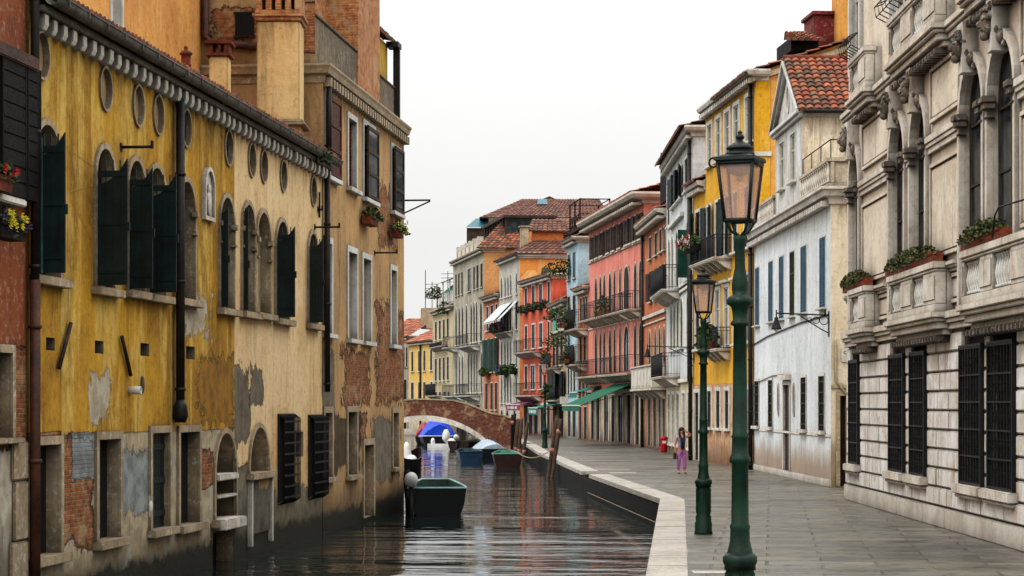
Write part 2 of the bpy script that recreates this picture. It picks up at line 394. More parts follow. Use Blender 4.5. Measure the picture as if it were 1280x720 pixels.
class Bld:
    def __init__(s,name,label,cat,A,B,group=None):
        s.f=Fac(A,B); s.root=empty(name,s.f.M,label,cat,group); s.holes=[]
    def part(s,m,name,mats,bevel=0,parent=None,mat4=None,label=None):
        return m.build(name,mats,parent or s.root,s.f.M if mat4 is None else mat4,bevel,label)
    def px(s,x0,x1,yt,yb,**kw):
        xc=(x0+x1)/2; return s.win(s.f.u(x0),s.f.u(x1),s.f.z(xc,yb),s.f.z(xc,yt),**kw)
    def win(s,u0,u1,z0,z1,kind='rect',sur=.12,proud=.04,rev=.18,smat='istria',pane='glass',sill=.08,sillx=.08,shut=None,shm='green_paint',fr='frame',
            rise=None,name='window',mull=1,trans=1,shw=None,ang=None,concave=0,hood=0,lint=True,closed=False,shz=None):
        rev=rev*REVF[0]; o=outline(kind,u0,u1,z0,z1,rise=rise); s.holes.append(o); n=len(o); w=u1-u0
        m=M()
        if sur:
            if kind=='oval': ou=outline(kind,u0-sur,u1+sur,z0-sur,z1+sur)
            elif kind=='rect': ou=outline(kind,u0-sur,u1+sur,z0-(sur if closed else 0),z1+sur)
            else: ou=outline(kind,u0-sur,u1+sur,z0,z1+sur,rise=(rise+sur if rise else None) if kind=='arch' else (rise or w*.95)+sur)
            ringmesh(m,o,ou,.012,-proud,kind=='oval' or closed)
        for i in range(n):
            j=(i+1)%n; a,b=o[i],o[j]
            m.quad((a[0],0,a[1]),(b[0],0,b[1]),(b[0],rev+.03,b[1]),(a[0],rev+.03,a[1]))
        if hood: m.box(u0-sur-.1,u1+sur+.1,-proud-.16,.01,z1+sur+.03,z1+sur+.03+hood)
        W_=s.part(m,name,MT[smat] if isinstance(smat,str) else smat)
        m=M(); gm={'glass':'glass','dark':'dark','cream':'cream_blind','blue':'blue_paint','green':'green_paint','red':'red_paint','brown':'brown_paint','gate':'dark','plank':'green_paint','stucco':None}.get(pane)
        if pane=='stucco': pass
        else:
            m.poly([o],rev,1)
            cx=(u0+u1)/2
            if pane=='glass':
                fw=min(.055,w*.09)
                ou=[(cx+(p[0]-cx)*(1-2*fw/w),z0+fw+(p[1]-z0)*(1-2*fw/(z1-z0))) for p in o]
                ringmesh(m,ou,o,rev,rev-.045,True,0)
                for k in range(mull): 
                    x=u0+w*(k+1)/(mull+1); m.box(x-fw/2,x+fw/2,rev-.04,rev-.002,z0+.02,z1-.03)
                for k in range(trans):
                    zz=z0+(z1-z0)*(k+1)/(trans+1) if trans>1 else z0+(z1-z0)*.66
                    m.box(u0+.01,u1-.01,rev-.036,rev-.002,zz-.022,zz+.022)
            elif pane in('blue','green','red','brown'):
                for k in (0,1):
                    a,b=(u0+.02,cx-.006) if k==0 else (cx+.006,u1-.02)
                    nsl=max(6,int((z1-z0)/.09))
                    m.box(a,a+.05,rev-.05,rev-.01,z0+.01,z1-.01); m.box(b-.05,b,rev-.05,rev-.01,z0+.01,z1-.01)
                    for q in range(nsl):
                        zz=z0+(z1-z0)*(q+.5)/nsl; m.add([(a+.05,rev-.045,zz-.03),(b-.05,rev-.045,zz-.03),(b-.05,rev-.012,zz+.028),(a+.05,rev-.012,zz+.028)],[(0,1,2,3)],0)
            elif pane=='plank':
                for k in range(1,6):
                    x=u0+w*k/6; m.box(x-.006,x+.006,rev-.008,rev-.001,z0,z1)
                for q in (.15,.5,.85): zz=z0+(z1-z0)*q; m.box(u0+.02,u1-.02,rev-.03,rev-.009,zz-.05,zz+.05)
            elif pane=='gate':
                nb=max(3,int(w/.13))
                for k in range(nb+1):
                    x=u0+w*k/nb; m.box(x-.012,x+.012,rev-.09,rev-.066,z0,z1)
                for k in range(5):
                    zz=z0+(z1-z0)*(k+.5)/5; m.box(u0,u1,rev-.1,rev-.092,zz-.02,zz+.02)
            fm={'glass':fr,'blue':'blue_paint','green':'green_paint','red':'red_paint','brown':'brown_paint','gate':'iron','plank':'green_paint'}.get(pane,'frame')
            s.part(m,'pane',[MT[fm],MT[gm]],parent=W_)
        if sill:
            m=M(); m.box(u0-sur-sillx,u1+sur+sillx,-proud-.12,.01,z0-sill-.002,z0-.002)
            s.part(m,'sill',MT[smat] if isinstance(smat,str) else smat,bevel=.012,parent=W_)
        if shut:
            lw=shw or w/2
            hz1=z1 if kind=='rect' else (shz or z1-(w*.3))
            for side,a in (((1,ang or 172),) if shut=='left' else ((-1,ang or 172),) if shut=='right' else ((1,ang or 172),(-1,ang or 172))):
                m=M(); leafmesh(m,u0 if side==1 else u1,z0+.01,hz1,lw,side,a,concave=concave,y=-proud-.04)
                s.part(m,'shutter',MT[shm],parent=W_)
        return W_
    def wall(s,mat,z0,z1,depth=8,gable=None,name='wall',lside=True,rside=True,top=True,label=None):
        L=s.f.L; m=M()
        out=[(0,z0),(L,z0),(L,z1)]+([(L/2,gable)] if gable else [])+[(0,z1)]
        m.poly([out]+s.holes,0)
        if lside: m.quad((0,depth,z0),(0,0,z0),(0,0,z1),(0,depth,z1))
        if rside: m.quad((L,0,z0),(L,depth,z0),(L,depth,z1),(L,0,z1))
        m.quad((L,depth,z0),(0,depth,z0),(0,depth,z1),(L,depth,z1))
        if top: m.quad((0,.001,z1-.001),(L,.001,z1-.001),(L,depth,z1-.001),(0,depth,z1-.001))
        return s.part(m,name,mat,label=label)
    def cornice(s,z,mat='istria',prof=((.0,-.35),(.08,-.33),(.10,-.2),(.25,-.12),(.30,0),(.30,.06)),name='cornice',u0=0,u1=None,dent=0,ret=(0,0),dz=.2,dmat=None):
        u1=s.f.L if u1 is None else u1; m=M()
        pts=[(p,q) for p,q in prof]
        n=len(pts)
        vs=[(u0-(p if ret[0] else 0),-p-.002,z+q) for p,q in pts]+[(u1+(p if ret[1] else 0),-p-.002,z+q) for p,q in pts]
        m.add(vs,[(i,n+i,n+i+1,i+1) for i in range(n-1)])
        # top and ends
        pm=pts[-1][0]; m.quad((u0-(pm if ret[0] else 0),-pm-.002,z+pts[-1][1]),(u1+(pm if ret[1] else 0),-pm-.002,z+pts[-1][1]),(u1,.3,z+pts[-1][1]),(u0,.3,z+pts[-1][1]))
        for k,rt in ((0,ret[0]),(1,ret[1])):
            uu=u0 if k==0 else u1; sg=-1 if k==0 else 1
            if rt:
                vs=[(uu+sg*p,-p-.002,z+q) for p,q in pts]+[(uu+sg*p,rt,z+q) for p,q in pts]
                m.add(vs,[(i,n+i,n+i+1,i+1) for i in range(n-1)])
            else:
                m.add([(uu,-p-.002,z+q) for p,q in pts]+[(uu,.02,z+pts[-1][1]),(uu,.02,z+pts[0][1])],[tuple(range(n+2))])
        if dent:
            k=int((u1-u0)/dent)
            for i in range(k):
                x=u0+(i+.5)*(u1-u0)/k; m.box(x-dent*.26,x+dent*.26,-prof[-1][0]*.8,.0,z+prof[0][1]-dz*.3,z+prof[0][1]+dz*.7)
        return s.part(m,name,MT[mat])
    def band(s,z0,z1,proud=.05,mat='istria',u0=0,u1=None,name='string_course'):
        m=M(); m.box(u0,s.f.L if u1 is None else u1,-proud,.02,z0,z1); return s.part(m,name,MT[mat],bevel=.015)
    def pipe(s,u,z0,z1,r=.06,mat='pipe',off=.1,name='downpipe',bend=0):
        m=M(); pts=[(u,-off,z1),(u,-off,z0)]
        if bend: pts+=[(u,-off-bend*.5,z0-bend*.6)]
        m.tube(pts,r)
        k=int((z1-z0)/2)
        for i in range(k+1): m.lathe([(r+.015,-.03),(r+.02,0),(r+.015,.03)],(u,-off,z0+.2+i*2.0),10)
        return s.part(m,name,MT[mat])
    def balcony(s,u0,u1,z,depth=.7,h=.95,mat='istria',rail='iron',bars=.13,brackets=True,pot=False,slab=.12):
        m=M(); m.box(u0,u1,-depth,.01,z-slab,z); m.box(u0-.03,u1+.03,-depth-.03,.012,z-slab*.5,z-.01)
        if brackets:
            nb=max(2,int((u1-u0)/1.1)+1)
            for i in range(nb):
                x=u0+.15+(u1-u0-.3)*i/(nb-1); m.prism([(0,0),(0,-.4),(-depth*.35,-.3),(-depth*.85,0)],-.09,.09,0,Matrix(((0,1,0,x),(1,0,0,0),(0,0,1,z-slab-.002),(0,0,0,1))))
        B=s.part(m,'balcony',MT[mat],bevel=.01)
        m=M(); y=-depth+.05
        pts=[(u0+.04,0),(u0+.04,y),(u1-.04,y),(u1-.04,0)]
        for (a,b) in zip(pts,pts[1:]):
            for zz in (z+h,z+.1,z+h-.14): m.tube([(a[0],a[1],zz),(b[0],b[1],zz)],.02 if zz==z+h else .013,6)
            d=math.hypot(b[0]-a[0],b[1]-a[1]); k=max(1,int(d/bars))
            for i in range(k+1):
                q=i/k; x,yy=a[0]+(b[0]-a[0])*q,a[1]+(b[1]-a[1])*q
                bl=.0 if rail!='belly' else .08
                m.tube([(x,yy,z),(x,yy,z+h*.35),(x,yy,z+h)],.011,5)
        s.part(m,'railing',MT['iron'],parent=B)
        return B
def tiles(p00,p10,p11,p01,mat,parent,name='roof',cw=.24,rh=.36,amp=.05,seg=5,lip=.06,mat_edge=None):
    p00,p10,p11,p01=[Vector(p) for p in (p00,p10,p11,p01)]
    nc=max(2,int(round((p10-p00).length/cw))); nr=max(2,int(round(((p01-p00).length+(p11-p10).length)/2/rh)))
    nrm=(p10-p00).cross(p01-p00).normalized()
    if nrm.z<0: nrm=-nrm
    m=M(); S=nc*seg
    def at(a,b): return (p00*(1-a)+p10*a)*(1-b)+(p01*(1-a)+p11*a)*b
    ph=[[random.uniform(-.012,.012) for _ in range(nc)] for _ in range(nr)]
    for r in range(nr):
        vs=[];fs=[];uvs=[]
        for e,(b,lift) in enumerate(((r/nr,lip),((r+1)/nr+.01/nr,0.004))):
            for i in range(S+1):
                a=i/S; c=min(nc-1,i//seg); q=(i/seg)%1.0
                prof=abs(math.sin(math.pi*i/seg))
                vs.append(at(a,b)+nrm*(lift+amp*prof*(1 if e==0 else .9)+ph[r][c]))
        vs+= [at(i/S,r/nr)+nrm*-.02 for i in range(S+1)]
        for i in range(S):
            c=i//seg; fs.append((i,i+1,S+1+i+1,S+1+i)); uvs.append([((i)/seg+1e-3,r+.1),((i+1)/seg-1e-3,r+.1),((i+1)/seg-1e-3,r+.9),(i/seg+1e-3,r+.9)])
            fs.append((2*(S+1)+i,2*(S+1)+i+1,i+1,i)); uvs.append([(i/seg+1e-3,r+.1)]*4)
        m.add(vs,fs,0,False,uvs)
    return m.build(name,MT[mat],parent)
def plant(m,c,rx,ry,rz,n=80,size=.09,mats=(0,),droop=0,hemi=True):
    for i in range(n):
        while True:
            q=Vector((random.uniform(-1,1),random.uniform(-1,1),random.uniform(-.3 if hemi else -1,1)))
            if .25<q.length<1: break
        p=Vector(c)+Vector((q.x*rx,q.y*ry,q.z*rz-droop*random.random()*max(0,abs(q.y)-.3)))
        a=Vector((random.gauss(0,1),random.gauss(0,1),random.gauss(0,.6))).normalized()*size*random.uniform(.6,1.3)
        b=a.cross(Vector((random.gauss(0,1),random.gauss(0,1),random.gauss(0,1)))).normalized()*size*.38
        m.add([p-a*.5,p+b,p+a*.7,p-b],[(0,1,2,3)],random.choice(mats))
    return m
def flowerbox(mat4,w,d,h,label,fol=('leaf','leaf2'),flowers=None,box='terracotta',fh=.35,n=90,size=.1,over=.25,group='flower boxes and planters on the houses',name='flower_box',cat='flower box',droop=.3):
    r=empty(name,mat4,label,cat,group)
    m=M(); t=.03
    m.box(-w/2,w/2,-d/2,-d/2+t,0,h); m.box(-w/2,w/2,d/2-t,d/2,0,h); m.box(-w/2,-w/2+t,-d/2+t,d/2-t,0,h); m.box(w/2-t,w/2,-d/2+t,d/2-t,0,h); m.box(-w/2+t,w/2-t,-d/2+t,d/2-t,0,h*.85)
    m.box(-w/2-.02,w/2+.02,-d/2-.02,-d/2,h-.05,h+.01)
    m.build('planter',MT[box],r,mat4)
    m=M(); plant(m,(0,-.05,h+.02),w/2+over*.5,d/2+over,fh,n,size,(0,1),droop); m.build('foliage',[MT[fol[0]],MT[fol[1]]],r,mat4)
    if flowers:
        for fm in range(len(flowers)):
            first=None; q=size*.55
            for i in range(min(24,max(3,n//12))):
                mt=mat4@Matrix.Translation((random.uniform(-w/2,w/2),-d/2-random.uniform(-.05,over),h+random.uniform(-.1,fh*.9)))@Matrix.Rotation(random.uniform(0,1),4,'Y')
                if first is None:
                    m=M()
                    for k in range(6):
                        a=k*math.pi/3
                        m.add([(0,0,0),(q*math.cos(a-.5),-.02,q*math.sin(a-.5)),(q*1.2*math.cos(a),-.05,q*1.2*math.sin(a)),(q*math.cos(a+.5),-.02,q*math.sin(a+.5))],[(0,1,2,3)],0)
                    first=m.build('flower',MT[flowers[fm]],r,mt)
                else:
                    o=first.copy(); col.objects.link(o); o.parent=r; o.matrix_basis=WM[r.name].inverted()@mt; WM[o.name]=mt
    return r
# ================================================================== LEFT BANK
def LW(px): return P(px,10.84/(945-px))
ZW=-.75
# ---- house at the left edge
B0=Bld('canal_house','russet canal house at the far left edge with big black shutters and flower boxes','house',LW(-110),LW(33))
B0.px(-60,4,78,268,sur=.1,smat='old_stone',rev=.2)
B0.px(-30,13,440,548,sur=.12,smat='old_stone',rev=.25,pane='gate')
f=B0.f
def pch(f,x0,x1,yt,yb,kind,amp=.55):
    xc=(x0+x1)/2; return (f.u(x0),f.u(x1),f.z(xc,yb),f.z(xc,yt),kind,amp)
B0.wall(plaster('russet_plaster',(142,76,40),(120,60,36),(52,34,24),.6,.5,[pch(f,10,40,430,560,'brick',.5),pch(f,-80,36,560,780,'pale',.25)],(.3,(70,62,48)),True),-1.6,12.2,7)
m=M(); 
for i,(a,b,c,d) in enumerate(((13,32,552,600),(15,32,602,675),(11,32,677,745))): m.box(f.u(a),f.u(b),-.05,.01,f.z(22,d),f.z(22,c))
B0.part(m,'quoin',MT['old_stone'],.02)
m=M(); m.box(f.u(-80),f.u(32),-.22,.01,f.z(20,85),f.z(20,68)); m.box(f.u(-80),f.u(32),-.10,.01,f.z(20,135),f.z(20,120)); B0.part(m,'string_course',MT['rustpipe'],.02)
# the big black shutters, folded out along the wall
for a,b,nm in ((-12,19,'shutter'),(20,37,'shutter')):
    m=M(); u0,u1=f.u(a),f.u(b); z0,z1=f.z(18,250),f.z(18,80)
    m.box(u0+.01,u1-.01,-.16,-.11,z0,z1); k=9
    for i in range(k):
        zz=z0+(z1-z0)*(i+.5)/k; m.box(u0+.05,u1-.05,-.178,-.16,zz-.10,zz+.10)
    m.box(u0,u0+.05,-.185,-.1,z0,z1); m.box(u1-.05,u1,-.185,-.1,z0,z1)
    B0.part(m,nm,MT['dark_wood'],.006)
m=M(); m.box(f.u(-60),f.u(14),-.24,.0,f.z(12,259),f.z(12,250)); B0.part(m,'sill',MT['istria'],.02)
u=f.u(5); flowerbox(f.M@T(f.u(-1,.28),-.28,f.z(5,248)),.5,.2,.2,'terracotta pot of red geraniums on the white sill at the far left edge',flowers=('flred',),fh=.25,n=90,size=.08,over=.1)
flowerbox(f.M@T(f.u(6,.42),-.42,f.z(10,300,.42)),.95,.26,.22,'brown box of yellow and purple flowers below the white sill at the left edge',flowers=('flyel','flyel','flpur'),box='dark_wood',fh=.16,n=130,size=.08,droop=.5,over=.12)
B0.pipe(f.u(34),-.55,f.z(34,350),.085,'rustpipe',.12); B0.pipe(f.u(34),f.z(34,350),12.2,.07,'pipe',.12)

# ---- yellow house
Y=Bld('canal_house','long mustard yellow canal house with oval portholes and bare brick by the water','house',LW(36),LW(293))
f=Y.f
def ctop(hz):       # shutter top that sweeps up to the free edge
    def g(w,hz=hz): return [(.015+(w-.015)*(1-i/8), hz[1]-(hz[1]-hz[0])*(1-(1-i/8)**2)) for i in range(9)]
    return g
def archwin(B,x0,x1,ya,ys,free=None,ft=None,fb=None,strip=False,pane='dark',mat='old_stone',colz=False,rev=.2,sh='green_paint'):
    xc=(x0+x1)/2; u0,u1=B.f.u(x0),B.f.u(x1); z0,z1=B.f.z(xc,ys),B.f.z(xc,ya)
    W_=B.win(u0,u1,z0,z1,'arch',sur=.1,smat=mat,pane=pane,rev=rev,sill=.14,sillx=.12,proud=.045)
    if free:      # leaf hinged on the near jamb, swung out square to the wall
        k=(B.f.A.y+u0*B.f.d.y)/F; w=(free-x0)*k*1.0
        top=B.f.z(xc,ft if ft else ya+10); low=top-min(.55,w*.8)
        m=M(); leafmesh(m,u0-.02,z0+.02,top,w,1,93,y=-.05,top=ctop((low,top)),planks=4)
        m.box(u0-.05-.0,u0-.0,-.05-w-.03,-.05-w+.03,z0+.9,z0+1.05)
        B.part(m,'shutter',MT[sh],parent=W_)
    if strip:
        m=M(); leafmesh(m,u0-.03,z0+.02,z1-.28,.13,1,120,y=-.05,planks=1); B.part(m,'shutter',MT['teal_paint'],parent=W_,label='narrow faded green shutter leaf')
    if colz:
        for s_ in (0,1):
            uu=u1 if s_ else u0; zc=z1-(u1-u0)/2
            for q,h0,h1 in ((.09,-.07,.05),(.075,-.42,-.36)):
                m=M(); m.box(uu-q,uu+q,-q-.01,.02,zc+h0,zc+h1); B.part(m,'capital',MT[mat],.012,parent=W_)
    return W_
archwin(Y,42,73,156,346,80,172,strip=True)
archwin(Y,119,141,186,360,158,203); archwin(Y,159,179,201,364,189,214); archwin(Y,184,205,210,369,219,222); archwin(Y,222,242,227,374,colz=True)
archwin(Y,274,291,247,386,283,262,colz=True)
for x,y in ((51,69),(131,111),(172,132),(197,143.5),(232,160),(285,185)):
    u=f.u(x); zc=f.z(x,y); Y.win(u-.30,u+.30,zc-.34,zc+.34,'oval',sur=.04,smat='sooty' if False else 'old_stone',pane='cream' if x in(51,131,172,197) else 'dark',rev=.07,sill=0,name='porthole')
for x0,x1,yt,yb,pn in ((42,73,556,694,'glass'),(121,148,549,674,'glass'),(188,210,541,660,'plank'),(223,247,540,655,'glass')):
    Y.px(x0,x1,yt,yb,sur=.13,smat='old_stone',rev=.08 if pn=='plank' else .2,pane='dark' if pn=='glass' else pn,sill=.14,sillx=.1,proud=.05)
archwin(Y,268,293.5,541,648,mat='old_stone',rev=.4)
W_=Y.px(266,291,664,722,sur=0,smat='old_stone',rev=.35,pane='dark',sill=0)
for x,y in ((63,430),(124,434),(181,437),(238,441)): Y.px(x-5.5,x+5.5,y-8,y+8,sur=0,rev=.16,smat='old_stone',sill=0,pane='dark',name='putlog_hole')
f_y=Y.f
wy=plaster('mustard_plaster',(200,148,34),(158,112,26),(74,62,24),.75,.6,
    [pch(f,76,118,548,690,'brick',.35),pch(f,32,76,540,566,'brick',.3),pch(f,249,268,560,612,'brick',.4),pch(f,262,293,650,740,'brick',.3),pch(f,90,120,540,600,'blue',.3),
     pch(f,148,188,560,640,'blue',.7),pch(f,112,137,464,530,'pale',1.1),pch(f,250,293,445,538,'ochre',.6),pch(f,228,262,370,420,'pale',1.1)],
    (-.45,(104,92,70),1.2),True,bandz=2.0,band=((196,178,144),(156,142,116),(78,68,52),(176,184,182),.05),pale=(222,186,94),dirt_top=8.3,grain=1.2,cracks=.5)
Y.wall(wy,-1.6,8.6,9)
# cornice blocks, gutter
def eaves(B,z,n,u0=0,u1=None,name='corbel',r=.08):
    u1=B.f.L if u1 is None else u1
    m=M(); m.prism([(0,0),(-.2,0),(-.2,-.16),(-.16,-.24),(0,-.24)],-.10,.10,0,B_tf(0,0))
    for i in range(n):
        u=u0+(u1-u0)*(i+.5)/n; o=B.part(m,name,MT['istria_white'],.012,mat4=B.f.M@T(u,0,z-.27)) if i==0 else None
        if o is None:
            o=c0.copy(); col.objects.link(o); o.matrix_basis=T(u+random.uniform(-.03,.03),random.uniform(-.01,.03),z-.27,random.uniform(-.04,.04)); WM[o.name]=B.f.M@o.matrix_basis
        else: c0=o
    m=M(); m.box(u0,u1,-.24,.0,z-.268,z-.17); B.part(m,'cornice',MT['gutter'],.012)
    m=M(); pts=[(-.24-.11+.11*math.cos(a),z-.03+.14*math.sin(a)) for a in [math.pi+math.pi*i/8 for i in range(9)]]
    n_=len(pts); m.add([(u0,y,zz) for y,zz in pts]+[(u1,y,zz) for y,zz in pts],[(i,i+1,n_+i+1,n_+i) for i in range(n_-1)],0,True)
    m.tube([(u0,-.46,z-.03),(u1,-.46,z-.03)],.015,6)
    for i in range(n//2): 
        u=u0+(u1-u0)*(i+.5)/(n//2); m.box(u-.015,u+.015,-.475,-.2,z-.02,z-.012); m.box(u-.02,u+.02,-.478,-.462,z-.12,z-.01)
    B.part(m,'gutter',MT['gutter'])
def B_tf(u,z): return Matrix(((0,1,0,u),(1,0,0,0),(0,0,1,z),(0,0,0,1)))
def eaveroof(B,z,run,rise,u0,u1,mat='tile',parent=None):
    a=B.f.w(u0,.30,z); b=B.f.w(u1,.30,z); c=B.f.w(u1,-run,z+rise); d=B.f.w(u0,-run,z+rise)
    return tiles(a,b,c,d,mat,parent or B.root,cw=.22,rh=.4,amp=.06)
eaves(Y,8.62,27); eaveroof(Y,8.66,2.75,.22,0,f.L)
Y.pipe(f.u(217),f.z(217,500),f.z(217,126),.085,'pipe',.13)
m=M(); m.lathe([(.085,.0),(.13,-.12),(.15,-.3),(.10,-.42)],(f.u(217),-.13,f.z(217,500)),12); Y.part(m,'pipe_shoe',MT['pipe'])
def bracket(B,x,y,ln,ht=.0):
    m=M(); u=B.f.u(x); z=B.f.z(x,y); m.tube([(u,0,z),(u,-ln,z)],.028,6); m.box(u-.03,u+.03,-ln-.02,-ln+.02,z-.03,z+.10); m.box(u-.05,u+.05,-.02,.0,z-.07,z+.07)
    B.part(m,'iron_bracket',MT['iron'])
bracket(Y,151,184,.55)
for x,y,dx,dy in ((77,432,7,-29),(154,445,-6,-24)):     # tilted iron tie bars
    m=M(); m.tube([(f.u(x-dx),-.05,f.z(x,y-dy)),(f.u(x+dx),-.06,f.z(x,y+dy))],.035,6); Y.part(m,'wall_tie',MT['rust'])
m=M(); u=f.u(161); z=f.z(161,488); m.lathe([(.07,0),(.07,.22),(.06,.22),(.06,.02)],(0,0,0),12,tf=Matrix.Translation((u,0,z))@Matrix.Rotation(R(90),4,'X')); Y.part(m,'vent_pipe',MT['white'])
m=M(); u=f.u(177); z=f.z(177,481); m.ball((u,-.02,z),.09,.03,.16); Y.part(m,'wall_plaque',MT['gutter'])
m=M(); u=f.u(186); z=f.z(186,633); m.ball((u,-.02,z),.07,.05,.14); m.box(u-.05,u+.05,-.04,0,z-.2,z+.2); Y.part(m,'meter_cover',MT['istria'],.01)
# stone shelf and ledges in the arched niche
W_=None
m=M()
for i,(yt,yb,p) in enumerate(((592,600,.1),(618,622,.07))): m.box(f.u(268.5),f.u(293),-p,.3,f.z(280,yb),f.z(280,yt))
m.box(f.u(266),f.u(292.5),-.28,.3,f.z(280,660),f.z(280,647)); Y.part(m,'stone_shelf',MT['istria'],.02)
# carved plaque
pl=M(); u0,u1,z0,z1=f.u(252),f.u(264),f.z(258,276),f.z(258,209)
o=outline('gothic',u0,u1,z0,z1,rise=.35); oi=outline('gothic',u0+.06,u1-.06,z0+.08,z1-.08,rise=.3)
pl.poly([o],-.03); ringmesh(pl,oi,o,.0,-.09,True)
uc=(u0+u1)/2; pl.ball((uc,-.05,z0+.62),.08,.05,.1); pl.ball((uc,-.05,z0+.35),.12,.05,.28); pl.ball((uc-.1,-.05,z0+.45),.05,.04,.09)
Y.part(pl,'carved_plaque',MT['istria'])
# flower pot on the sill of the second window
r=empty('flower_pot',f.M@T(f.u(131),-.08,f.z(131,359)),'small terracotta pot standing on the sill of the second arched window of the mustard house','flower pot')
m=M(); m.lathe([(.06,0),(.085,.14),(.1,.14),(.1,.19),(.08,.19),(.07,.17)],(0,0,0),14); m.build('pot',MT['terracotta'],r,r.matrix_basis)
m=M(); plant(m,(0,0,.2),.09,.09,.14,30,.06); m.build('foliage',MT['leaf2'],r,r.matrix_basis)

# ---- cream house
C=Bld('canal_house','cream plastered canal house between the mustard one and the tall tan one','house',LW(293),LW(403))
f=C.f
archwin(C,302,317,256,390,308,262,colz=True); archwin(C,320,336.5,266,392,colz=True,pane='cream'); archwin(C,344,359.5,277,399,367,286); archwin(C,384.5,395.5,292,405,402,300)
for x,y in ((314,200),(329,208),(353.5,220),(391,239)):
    u=f.u(x); zc=f.z(x,y); C.win(u-.30,u+.30,zc-.34,zc+.34,'oval',sur=.04,smat='old_stone',pane='dark',rev=.1,sill=0,name='porthole')
W_=archwin(C,311,335,534,590,mat='old_stone',pane='cream',rev=.45)
for x0,x1,yt,yb in ((347.5,366,520,627),(385.5,402,521,621)):
    C.px(x0,x1,yt,yb,sur=.05,smat='iron',rev=.2,pane='dark',sill=0)
    m=M(); a,b=f.u(x0)-.06,f.u(x1)+.06; za,zb=f.z((x0+x1)/2,yb),f.z((x0+x1)/2,yt)
    nb=int((b-a)/.14)
    for i in range(nb+1):
        u=a+(b-a)*i/nb; m.tube([(u,-.02,zb+.05),(u,-.16,zb-.05),(u,-.16,za+.05),(u,-.02,za-.04)],.014,5)
    for q in range(8): zz=za+(zb-za)*(q+.5)/8; m.box(a-.02,b+.02,-.178,-.165,zz-.022,zz+.022)
    C.part(m,'window_grille',MT['iron'])
C.px(369.5,377,540,571,sur=.03,smat='old_stone',rev=.3,pane='dark',sill=0)
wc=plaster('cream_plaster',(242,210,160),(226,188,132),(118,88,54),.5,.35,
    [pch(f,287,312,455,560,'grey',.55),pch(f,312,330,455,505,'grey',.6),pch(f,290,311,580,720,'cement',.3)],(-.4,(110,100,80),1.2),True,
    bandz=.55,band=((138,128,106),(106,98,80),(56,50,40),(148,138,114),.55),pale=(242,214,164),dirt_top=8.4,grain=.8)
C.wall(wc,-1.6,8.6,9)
eaves(C,8.62,21,0,f.L+.35); eaveroof(C,8.66,2.75,.22,0,f.L+.3)
m=M(); m.box(f.u(311.5),f.u(334.5),-.05,.01,-.3,f.z(323,592)); C.part(m,'blocked_doorway',plaster('doorway_plaster',(196,160,96),(160,132,86),(96,84,62),.5,.4,bandz=.85,band=((104,100,88),(80,76,66),(44,40,34),(110,104,90),.5)),.01)
for x in (310.3,335.8):
    m=M(); m.box(f.u(x)-.06,f.u(x)+.06,-.1,.01,-.55,f.z(323,592)); C.part(m,'door_jamb',MT['istria'],.01)
C.pipe(f.u(403.2),f.z(403,490),8.4,.075,'pipe',.12)
bracket(C,393,284,.62); bracket(C,397,262,.12)
m=M(); m.tube([(f.u(398),-.03,f.z(398,272)),(f.u(397),-.05,f.z(397,240))],.025,5); C.part(m,'wall_tie',MT['rust'])
# big chimney, small chimney, terracotta pot: stand on the roof, part of the houses below
def chim(B,x0,x1,k,z0,z1,mat,dep,name='chimney',bev=.03):
    X0,Y0=P(x0,k); X1,_=P(x1,k); r=M(); r.box(X0,X1,Y0,Y0+dep,z0,z1)
    return r.build(name,mat,B.root,I4,bev),X0,X1,Y0
mc=plaster('chimney_plaster',(236,202,144),(216,178,116),(110,84,56),.5,.4,dirt_top=11.6,pale=(226,196,140))
ck=.0192
ch,X0,X1,Y0=chim(C,321,374.5,ck,8.3,Zat(26,ck),mc,1.05)
m=M(); zc=Zat(26,ck)
m.box(X0-.05,X1+.05,Y0-.05,Y0+1.1,zc,zc+.09); m.box(X0-.10,X1+.10,Y0-.10,Y0+1.15,zc+.09,zc+.18); m.box(X0-.04,X1+.04,Y0-.04,Y0+1.09,zc+.18,zc+.26)
z2=zc+.26
for i in range(5): m.box(X0+i*(X1-X0-.1)/4-.02,X0+i*(X1-X0-.1)/4+.12,Y0-.02,Y0+1.05,z2,z2+.45)
m.box(X0-.08,X1+.08,Y0-.08,Y0+1.13,z2+.45,z2+.6)
m.build('chimney_cap',MT['brick'],ch,I4,.015)
m=M(); zb=Zat(151,ck); m.box(X0-.08,X1+.09,Y0-.09,Y0+1.12,zb-.05,zb+.03); m.box(X0-.14,X1+.15,Y0-.15,Y0+1.18,zb-.11,zb-.05); m.build('chimney_collar',MT['old_stone'],ch,I4,.02)
k2=.0180
c2,X0,X1,Y0=chim(Y,261,285,k2,8.4,Zat(70,k2),mc,.5)
m=M(); z=Zat(70,k2); m.box(X0-.07,X1+.07,Y0-.07,Y0+.57,z,z+.07)
for a,b in ((X0-.02,X0+.09),(X0+.2,X0+.27),(X1-.09,X1+.02)): m.box(a,b,Y0-.02,Y0+.52,z+.07,z+.27)
m.box(X0-.09,X1+.09,Y0-.09,Y0+.6,z+.27,z+.34); m.box(X0-.03,X1+.03,Y0-.03,Y0+.53,z+.34,z+.38); m.build('chimney_cap',MT['terracotta'],c2,I4,.01)
k3=.0164; X,Yy=P(232.5,k3); zt=Zat(57,k3)
m=M(); m.lathe([(.10,8.6-zt),(.105,-.42),(.12,-.40),(.10,-.38),(.095,-.2),(.13,-.19),(.135,-.16),(.08,-.11),(.03,-.09),(.045,-.05),(.03,-.02),(.005,0)],(X,Yy,zt),14)
m.build('chimney_pot',MT['terracotta'],Y.root)
